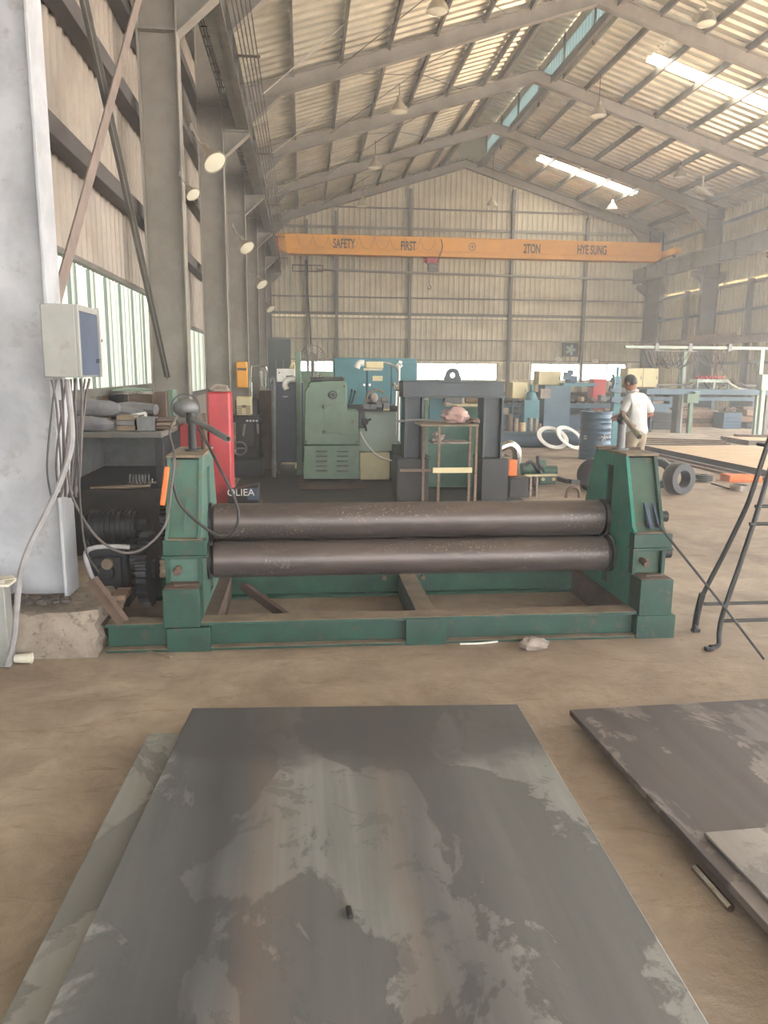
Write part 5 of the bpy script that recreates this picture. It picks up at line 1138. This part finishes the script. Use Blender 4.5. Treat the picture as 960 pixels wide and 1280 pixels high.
mb=MB(); p=at(664,492,Y=19.8); mb.lathe([(.16,0),(.12,.18),(.04,.24),(.03,.4)],(p.x,19.8,at(664,500,Y=19.8).z),(0,0,1),18); p2=at(664,500,Y=19.8); mb.box(p2.x-.2,p2.x+.2,19.7,20.0,0,p2.z); solo('teal_vise',mb,'teal','small teal fitting on a block before the blue control machine','fitting',loc=(p2.x,19.8,0))
solo('red_machine_block',MB().box(at(749,480,Y=22.5).x,at(766,480,Y=22.5).x,23.0,23.4,0,at(757,474,Y=22.5).z),'red','dull red machine block seen beside the head of the worker','machine block',loc=(at(757,480,Y=22.5).x,22.5,0),bevel=.02)
th=thing('torch_column','teal cutting torch column beside the worker','torch column',at(771,545,Z=0))
p=at(771,505,Y=15.2); mb=MB(); mb.box(p.x-.07,p.x+.07,15.2,15.35,0,at(771,470,Y=15.2).z); mb.cyl((p.x+.0,15.25,at(771,470,Y=15.2).z),(p.x,15.25,at(771,459,Y=15.2).z),.03,seg=10); mb.build('column','teal',th,bevel=.008)
mb=MB()
for y,s_ in ((476,.09),(487,.12),(500,.1)): q_=at(769,y,Y=15.15); mb.obox(q_,(s_*2,.1,s_),(0,.2,0))
mb.tube([at(766,468,Y=15.1),at(768,476,Y=15.1),at(766,486,Y=15.1)],.03,6); mb.build('head','bluemach',th,bevel=.006)
# small clutter on the tables (each a piece)
q=random.Random(31)
for i in range(14):
    x=5.5+i*.29; s_=q.uniform(.06,.16); solo('machine_part',MB().box(x,x+s_,21.35,21.6,.774,.774+s_*q.uniform(.5,1.3)).cyl((x+s_/2,21.3,.8),(x+s_/2,21.65,.8),.02,seg=8),q.choice(['scrap','woodlt','greysteel','dust']),'small metal part lying along the blue machine table','part','parts on the blue table',loc=(x,21.4,.774),bevel=.006)
# gantry with festoon
gt=thing('festoon_gantry','pale rail on posts carrying the looped festoon cables','gantry',(10,19,0))
Yg=19.; zr_=at(880,434.5,Y=Yg).z; xa=at(781,434,Y=Yg).x; xb=at(985,434,Y=Yg).x
mb=MB(); mb.box(xa,xb,Yg-.04,Yg+.04,zr_-.04,zr_+.03); mb.build('rail','palegreen',gt,bevel=.006)
for x in (at(953,434,Y=Yg).x,):
    MB().box(x-.05,x+.05,Yg-.05,Yg+.05,0.0,zr_-.04).build('post','palegreen',gt,bevel=.006)
MB().box(xb-.06,xb,Yg-.05,Yg+.05,0,zr_-.04).build('post','palegreen',gt)
x=at(865,434,Y=Yg).x; MB().box(x-.04,x+.04,Yg+.3,Yg+.38,0,zr_-.0).box(x-.04,x+.04,Yg+.03,Yg+.3,zr_-.06,zr_-.0).build('post','palegreen',gt)
for x in [at(p,434,Y=Yg).x for p in (820,862,911)]:
    mb=MB(); mb.box(x-.05,x+.05,Yg-.07,Yg+.07,zr_-.08,zr_+.07); mb.cyl((x,Yg-.08,zr_+.05),(x,Yg+.08,zr_+.05),.05,seg=12); mb.build('trolley','greysteel',gt)
fe=thing('festoon_cable','bundle of black cables hanging in loops from the pale rail','cable',(9.4,Yg,zr_))
L=[(800,458,812,440),(812,440,838,440),(818,440,847,440),(824,440,852,440),(829,440,857,440),(834,440,862,440),(839,440,866,440)]
for k in range(9):
    xs=at(803+5.2*k,440,Y=Yg).x; xe=at(826+5.4*k,440,Y=Yg).x; zz=zr_-.1; dp=.40+.03*math.sin(k*2.1)
    MB().tube([(xs,Yg-.1,zz),(xs+(xe-xs)*.2,Yg-.1,zz-dp*.55),(xs+(xe-xs)*.5,Yg-.1+.015*k,zz-dp),(xs+(xe-xs)*.8,Yg-.1,zz-dp*.55),(xe,Yg-.1,zz)],.014,6).build('cable','cable',fe)
mb=MB(); mb.box(at(803,440,Y=Yg).x,at(870,440,Y=Yg).x,Yg-.13,Yg-.05,zr_-.11,zr_-.085); mb.build('clip_bar','framed',fe)
for k,(x0,x1,ye) in enumerate(((866,872,474),(870,886,460),(874,890,462),(879,893,458),(893,889,462),(896,910,470),(905,900,464))):
    a=at(x0,441,Y=Yg);b=at(x1,ye,Y=Yg-.1); MB().tube([a,a*.6+b*.4+Vector((.05*(-1)**k,0,.04)),a*.25+b*.75+Vector((.04*(-1)**k,0,-.02)),b],.013,6).build('cable','cable' if k%2 else 'cablegr',fe)
# carriage with pale pipes and cables
cg=thing('cutting_carriage','pale railed carriage full of cables on the cutting table','carriage',at(890,480,Y=18.8))
a=at(869,478,Y=18.7);c=at(910,476,Y=18.7); mb=MB(); mb.box(a.x,c.x,18.6,18.66,a.z,c.z+.03); mb.box(a.x,c.x,19.0,19.06,a.z,c.z+.03)
for x in (a.x,c.x-.04,(a.x+c.x)/2): mb.box(x,x+.04,18.6,18.66,at(869,490,Y=18.7).z,a.z)
mb.build('railing','palegreen',cg)
mb=MB(); q=random.Random(3)
for i in range(10): x=a.x+.1+i*.075; mb.obox((x,18.8,c.z+.06+q.uniform(0,.05)),(.05,.06,.06),(q.random(),q.random(),0))
mb.build('valves','red',cg,bevel=.004)
MB().box(a.x,c.x,18.66,19.0,at(869,490,Y=18.7).z-.02,at(869,490,Y=18.7).z).build('deck','bluemach',cg)
for k,(pt) in enumerate((((880,478),(886,486),(893,489),(900,484),(906,478)),((908,475),(915,481),(925,486),(938,487)),((912,474),(922,480),(932,486),(944,487)),((916,474),(928,481),(940,486),(950,487)),((858,487),(864,482),(869,478)))):
    MB().tube([at(x,y,Y=18.55) for x,y in pt],.018,6).build('cable',('cable','cream','rust','cable','frame')[k],cg)
gb=thing('gantry_beam','blue grey flat gantry beam spanning behind the worker','beam',at(880,490,Y=18.4))
a=at(806,493,Y=18.4);c=at(975,487,Y=18.4); MB().box(a.x,c.x,18.3,18.9,a.z,c.z).build('beam','bluemach',gb,bevel=.01)
a2=at(822,481,Y=18.95); mb=MB(); mb.box(a2.x,c.x,18.95,19.0,a2.z-.02,a2.z+.02); mb.box(a2.x,c.x,18.95,19.0,a2.z-.12,a2.z-.09)
for i in range(5): x=a2.x+i*(c.x-a2.x-.05)/4; mb.box(x,x+.04,18.95,18.99,c.z-.01,a2.z)
mb.build('hand_rail','framed',gb)
for x in (a.x+.9,c.x-.3): MB().box(x,x+.1,18.45,18.75,0,a.z).build('leg','framed',gb)
p=at(864,498,Y=18.2); mb=MB(); mb.obox(p,(.3,.2,.22)); mb.obox(p+Vector((.12,0,.12)),(.14,.14,.1)); mb.box(p.x-.05,p.x+.05,18.15,18.25,0,p.z-.1); solo('lime_motor',mb,'lathe','small light green motor hanging below the blue grey gantry beam','motor',loc=(p.x,18.2,0),bevel=.01)
mb=MB(); p=at(957,482,Y=17.6); mb.box(p.x-.1,p.x+.12,17.6,17.8,at(957,488,Y=17.6).z,at(957,468,Y=17.6).z); mb.box(p.x-.05,p.x+.05,17.65,17.75,0,at(957,488,Y=17.6).z); solo('pale_cyan_box',mb,'palegreen','pale green box on a post next to the festoon gantry post','box',loc=(p.x,17.7,0),bevel=.01)
# brown beam along the side wall
mb=MB(); mb.box(15.3,15.5,21.5,35.2,2.66,2.84); mb.box(15.25,15.55,21.5,35.2,2.84,2.87)
for y in (23,28,33.2): mb.box(15.36,15.44,y-.05,y+.05,0,2.66)
o=solo('pipe_rack_beam',mb,'brownbar','long brown beam on posts along the cream side wall','rack',loc=(15.4,28,0))
for i,(y0,y1) in enumerate(((22.5,26),(26.8,30.2),(30.9,32.6))): solo('steel_angle',MB().box(15.3,15.42,y0,y1,2.873,2.94 if i!=1 else 3.04),('rust','brownbar','rust')[i],('rusty angle lying on the brown rack beam, closest one','tallest brown channel lying on the brown rack beam','short rusty angle at the end of the brown rack beam')[i],'steel section',loc=(15.36,y0,2.873))
# fan box and wall lights on the end wall
fb=thing('exhaust_fan','dark square exhaust fan box on the end wall over the window','fan',at(712,437,Y=35.5))
a=at(703,446,Y=35.5);c=at(722,428.5,Y=35.5); mb=MB(); mb.box(a.x,c.x,35.5,35.6,a.z,c.z); t_=.06; mb2=MB()
mb.build('back_plate','bluedk',fb)
for (x0,x1,z0,z1) in ((a.x,c.x,a.z,a.z+t_),(a.x,c.x,c.z-t_,c.z),(a.x,a.x+t_,a.z+t_,c.z-t_),(c.x-t_,c.x,a.z+t_,c.z-t_)): mb2.box(x0,x1,35.36,35.5,z0,z1)
mb2.build('housing','framed',fb)
mb=MB(); m_=((a.x+c.x)/2,(a.z+c.z)/2)
for i in range(5):
    t=i*2*PI/5; e=(m_[0]+.24*math.cos(t),35.42,m_[1]+.24*math.sin(t)); mb.bar((m_[0],35.42,m_[1]),e,.13,.012,(.3*math.sin(t),1,.3*math.cos(t)))
mb.cyl((m_[0],35.38,m_[1]),(m_[0],35.48,m_[1]),.06,seg=12); mb.build('blades','palegreen',fb)
for i,(x,y) in enumerate(((745,451),(699,449))):
    p=at(x,y,Y=35.6); solo('wall_light',MB().lathe([(.02,.1),(.12,.06),(.15,-.05),(.001,-.06)],(p.x,35.7,p.z),(0,-.3,1),16).box(p.x-.02,p.x+.02,35.7,35.86,p.z+.05,p.z+.1),'white',('small white wall light above the middle of the wide window','small white wall light below the exhaust fan')[i],'light',loc=(p.x,35.7,p.z))
# ---------------------------------------------------------------- black tubular step frame
sf=thing('tubular_step_frame','black tubular step frame standing beside the leaning rod','step frame',(2.8,4.2,0))
def tub(pts_,name,par=sf,r=.0145,sub=5): return MB().tube(pts_,r,10,sub).build(name,'black',par)
fl=[at(889,813,Z=.0)+Vector((-.01,0,.02)),at(898,806,Y=4.08)+Vector((0,0,.0)),at(899,790,Y=4.10),at(904,766,Y=4.11),at(925,705,Y=4.13),at(945,645,Y=4.16),at(960,595,Y=4.2),at(985,510,Y=4.24)]
bl=[at(870,790,Z=.0)+Vector((0,0,.02)),at(869,775,Y=4.4),at(878,745,Y=4.36),at(905,692,Y=4.31),at(930,640,Y=4.26),at(941,612,Y=4.24),at(962,548,Y=4.24),at(990,470,Y=4.28)]
W=Vector((.62,0,0))
for P_,nm in ((fl,'front_leg'),(bl,'rear_leg')):
    o=tub(P_,nm); 
    mb=MB(); a=P_[0]; mb.obox(a+Vector((-.004,0,-.008)),(.05,.035,.022)); mb.build('foot','black',o,bevel=.004)
    Q=[p+W*(1 if i<99 else 0) for i,p in enumerate(P_)]
    o=tub(Q,nm); mb=MB(); mb.obox(Q[0]+Vector((.004,0,-.008)),(.05,.035,.022)); mb.build('foot','black',o,bevel=.004)
mb=MB(); mb.tube([at(868,790,Y=4.42)+Vector((0,0,.01)),at(872,765,Y=4.38),at(878,742,Y=4.355)],.02,8); mb.build('leg_sleeve','gear',sf)
def rung(x,y,Y,nm='rung',r=.011): a=at(x,y,Y=Y); tub([a,a+Vector((.62 if x>930 else .64,0,0))],nm,sf,r,1)
rung(902,776,4.11); rung(880,755,4.355); rung(937,655,4.15); rung(944,633,4.245)
for k in (1,2,3):
    z=.85+.22*k
a=at(962,560,Y=4.24); MB().box(a.x,a.x+.62,4.12,4.38,a.z,a.z+.02).build('tread','black',sf,bevel=.004)
# ================================================================ THE WORKER
pe=thing('person','person in a white shirt and khaki trousers, head bowed, standing behind the green stand','person',(4.9,11,0))
Fd=Vector((-.45,.89,0)).normalized(); Rd=Vector((Fd.y,-Fd.x,0)); U=Vector((0,0,1))
O=Vector((4.90,11.0,0))
def J(r,f,z): return O+Rd*r+Fd*f+U*z
def skin(name,V,E,mat,parent,sub=2,root=0,loc=None):
    me=bpy.data.meshes.new(name); loc=loc or wloc(parent)
    me.from_pydata([tuple(Vector(v[0])-loc) for v in V],E,[]); o=bpy.data.objects.new(name,me); col.objects.link(o); o.parent=parent
    md=o.modifiers.new('s','SKIN'); md.use_smooth_shade=True
    for i,v in enumerate(V):
        d=me.skin_vertices[0].data[i]; d.radius=v[1] if isinstance(v[1],tuple) else (v[1],v[1]); d.use_root=(i==root)
    s=o.modifiers.new('ss','SUBSURF'); s.levels=sub; s.render_levels=sub
    dg=bpy.context.evaluated_depsgraph_get(); nm=bpy.data.meshes.new_from_object(o.evaluated_get(dg)); o.modifiers.clear(); o.data=nm
    nm.materials.clear(); nm.materials.append(K[mat])
    for p in nm.polygons: p.use_smooth=True
    return o
HC=J(-.02,.16,1.425)        # head centre, bowed forward
V=[];E=[]
def add(p,r,par=None):
    V.append((p,r)); i=len(V)-1
    if par is not None: E.append((par,i))
    return i
pel=add(J(0,0,.80),.105); sp=add(J(0,.0,.98),.085,pel); ch=add(J(0,.03,1.16),.09,sp); nk0=add(J(0,.06,1.27),.06,ch); nk=add(J(0,.10,1.335),.052,nk0); hd=add(J(-.01,.135,1.40),.075,nk); ht=add(J(-.03,.17,1.475),.07,hd)
def hand(w,d,par,side):
    "palm with four fingers and a thumb, half curled"
    d=d.normalized(); n=Vector((0,0,-1)); s_=d.cross(n).normalized(); pm_=add(w+d*.05,.032,par)
    for k,(off,L) in enumerate(((-.028,.07),(-.009,.08),(.010,.075),(.028,.06))):
        a=add(w+d*.095+s_*off,.0095,pm_); b=add(w+d*(.095+L*.5)+s_*off+n*.012,.0085,a); add(w+d*(.095+L*.75)+s_*off+n*.045,.0075,b)
    a=add(w+d*.05+s_*(.045*side),.011,pm_); add(w+d*.085+s_*(.058*side)+n*.02,.009,a)
# right arm: elbow out, forearm forward
s1=add(J(.15,.03,1.23),.05,ch); e1=add(J(.255,-.06,.985),.043,s1); f1=add(J(.21,.10,.93),.035,e1); w1=add(J(.13,.24,.92),.027,f1); hand(J(.13,.24,.92),Fd*.9-Rd*.5,w1,-1)
s2=add(J(-.15,.05,1.23),.05,ch); e2=add(J(-.215,.08,1.0),.043,s2); f2=add(J(-.20,.17,.965),.035,e2); w2=add(J(-.165,.26,.95),.027,f2); hand(J(-.165,.26,.95),Fd*.7+Rd*.6-U*.25,w2,1)
for s_ in (-1,1):
    h=add(J(.09*s_,0,.74),.088,pel); k=add(J(.10*s_,.03,.43),.058,h); a=add(J(.105*s_,-.02,.09),.038,k); add(J(.115*s_,.12,.035),.034,a)
bd_=skin('body',V,E,'skin',pe)
# facial features grown onto the body mesh
bm_=bmesh.new(); bm_.from_mesh(bd_.data); mb=MB(); mb.b.free(); mb.b=bm_
L0=wloc(pe); fx=(Fd*.9-U*.35-Rd*.25).normalized(); fr=fx.cross(U).normalized(); fu=fr.cross(fx)
hc=J(-.02,.155,1.44)-L0; rotm=Matrix((fr,fx,fu)).transposed()
mb.ell(hc,(.078,.098,.112),rotm); mb.ell(hc+fx*.102-fu*.008,(.014,.022,.026),rotm,8,6); mb.ell(hc+fx*.082-fu*.05,(.026,.012,.008),rotm,8,6)
for s_ in (-1,1): mb.ell(hc+fr*(.08*s_)-fu*.005-fx*.005,(.012,.024,.034),rotm,8,6); mb.ell(hc+fx*.088+fr*(.03*s_)+fu*.012,(.012,.008,.008),rotm,8,6)
bm_.to_mesh(bd_.data); bm_.free()
for p in bd_.data.polygons: p.use_smooth=True
mb=MB(); mb.ell(hc+L0+fu*.022-fx*.016,(.087,.098,.106),rotm,20,14)
q=random.Random(6)
for v_ in list(mb.b.verts):
    l=(v_.co-(hc+L0)); 
    if l.dot(fx)>.045 and l.dot(fu)<.07: v_.co-=fx*(l.dot(fx)-.045)*1.0
    if l.dot(fu)<-.045: v_.co+=fu*(-.045-l.dot(fu))*.8
    v_.co+=Vector((q.uniform(-.003,.003),)*3)
mb.build('hair','hair',pe)
# clothes
V=[];E=[]
b0=add(J(0,.0,.64),(.19,.135)); b1=add(J(0,0,.80),(.18,.135),b0); b2=add(J(0,.0,.98),(.165,.13),b1); b3=add(J(0,.03,1.14),(.185,.14),b2); b4=add(J(0,.055,1.265),(.10,.085),b3); add(J(0,.085,1.315),.066,b4)
for s_,e_ in ((1,J(.26,-.065,.975)),(-1,J(-.22,.085,.99))):
    a=add(J(.148*s_,.035,1.235),.08,b3); m_=add(J(.148*s_,.035,1.235)*.45+e_*.55,.07,a); add(e_+U*.03,.062,m_)
sh=skin('shirt',V,E,'shirt',pe,root=2)
mb=MB(); mb.lathe([(.066,0),(.072,.03),(.064,.035),(.058,.0)],J(0,.082,1.30),(U+Fd*.45),20,closed=True); mb.build('collar','shirt',pe)
V=[];E=[]
p0_=add(J(0,0,.82),(.15,.115)); p1_=add(J(0,0,.74),(.16,.12),p0_)
for s_ in (-1,1): h=add(J(.095*s_,0,.64),.105,p1_); k=add(J(.105*s_,.03,.42),.085,h); k2=add(J(.107*s_,.0,.22),.075,k); add(J(.108*s_,-.02,.085),.068,k2)
skin('trousers',V,E,'trousers',pe,root=0)
for s_ in (-1,1):
    mb=MB(); mb.ell(J(.112*s_,.065,.045),(.05,.135,.045),Matrix((Rd,Fd,U)).transposed()); mb.build('shoe','black',pe)
# ================================================================ LIGHT
w=bpy.data.worlds.new('overcast sky'); sc.world=w; w.use_nodes=True
bg=w.node_tree.nodes['Background']; bg.inputs[0].default_value=(.97,.99,1.0,1); bg.inputs[1].default_value=9.5
sl=bpy.data.lights.new('sun','SUN'); sl.energy=110; sl.angle=R(2); sl.color=(1,.96,.88)
so=bpy.data.objects.new('sun',sl); col.objects.link(so); so.rotation_euler=Vector((-.30,-.12,-1)).to_track_quat('-Z','Y').to_euler(); so.location=(7,30,30)
# thin workshop smoke filling the hall
t=NT('workshop smoke'); t.n.remove(t.p)
v=t.new('ShaderNodeVolumeScatter'); v.inputs['Color'].default_value=(.93,.97,1,1); v.inputs['Density'].default_value=.0075; v.inputs['Anisotropy'].default_value=.45
t.link(v.outputs[0],t.out.inputs['Volume'])
o=MB().box(-2.6,17.6,-8.3,36.3,-.15,12.7).build('smoke_haze',t.m); tag(o,'thin pale smoke haze filling the hall','haze',None,'stuff')
sc.view_settings.view_transform='Standard'; sc.view_settings.look='None'; sc.view_settings.gamma=1; sc.view_settings.use_curve_mapping=False
sc.view_settings.exposure=0.12
sc.cycles.max_bounces=8; sc.cycles.diffuse_bounces=5; sc.cycles.transparent_max_bounces=8; sc.cycles.caustics_reflective=False; sc.cycles.caustics_refractive=False; sc.cycles.volume_bounces=1
sc.cycles.sample_clamp_indirect=6
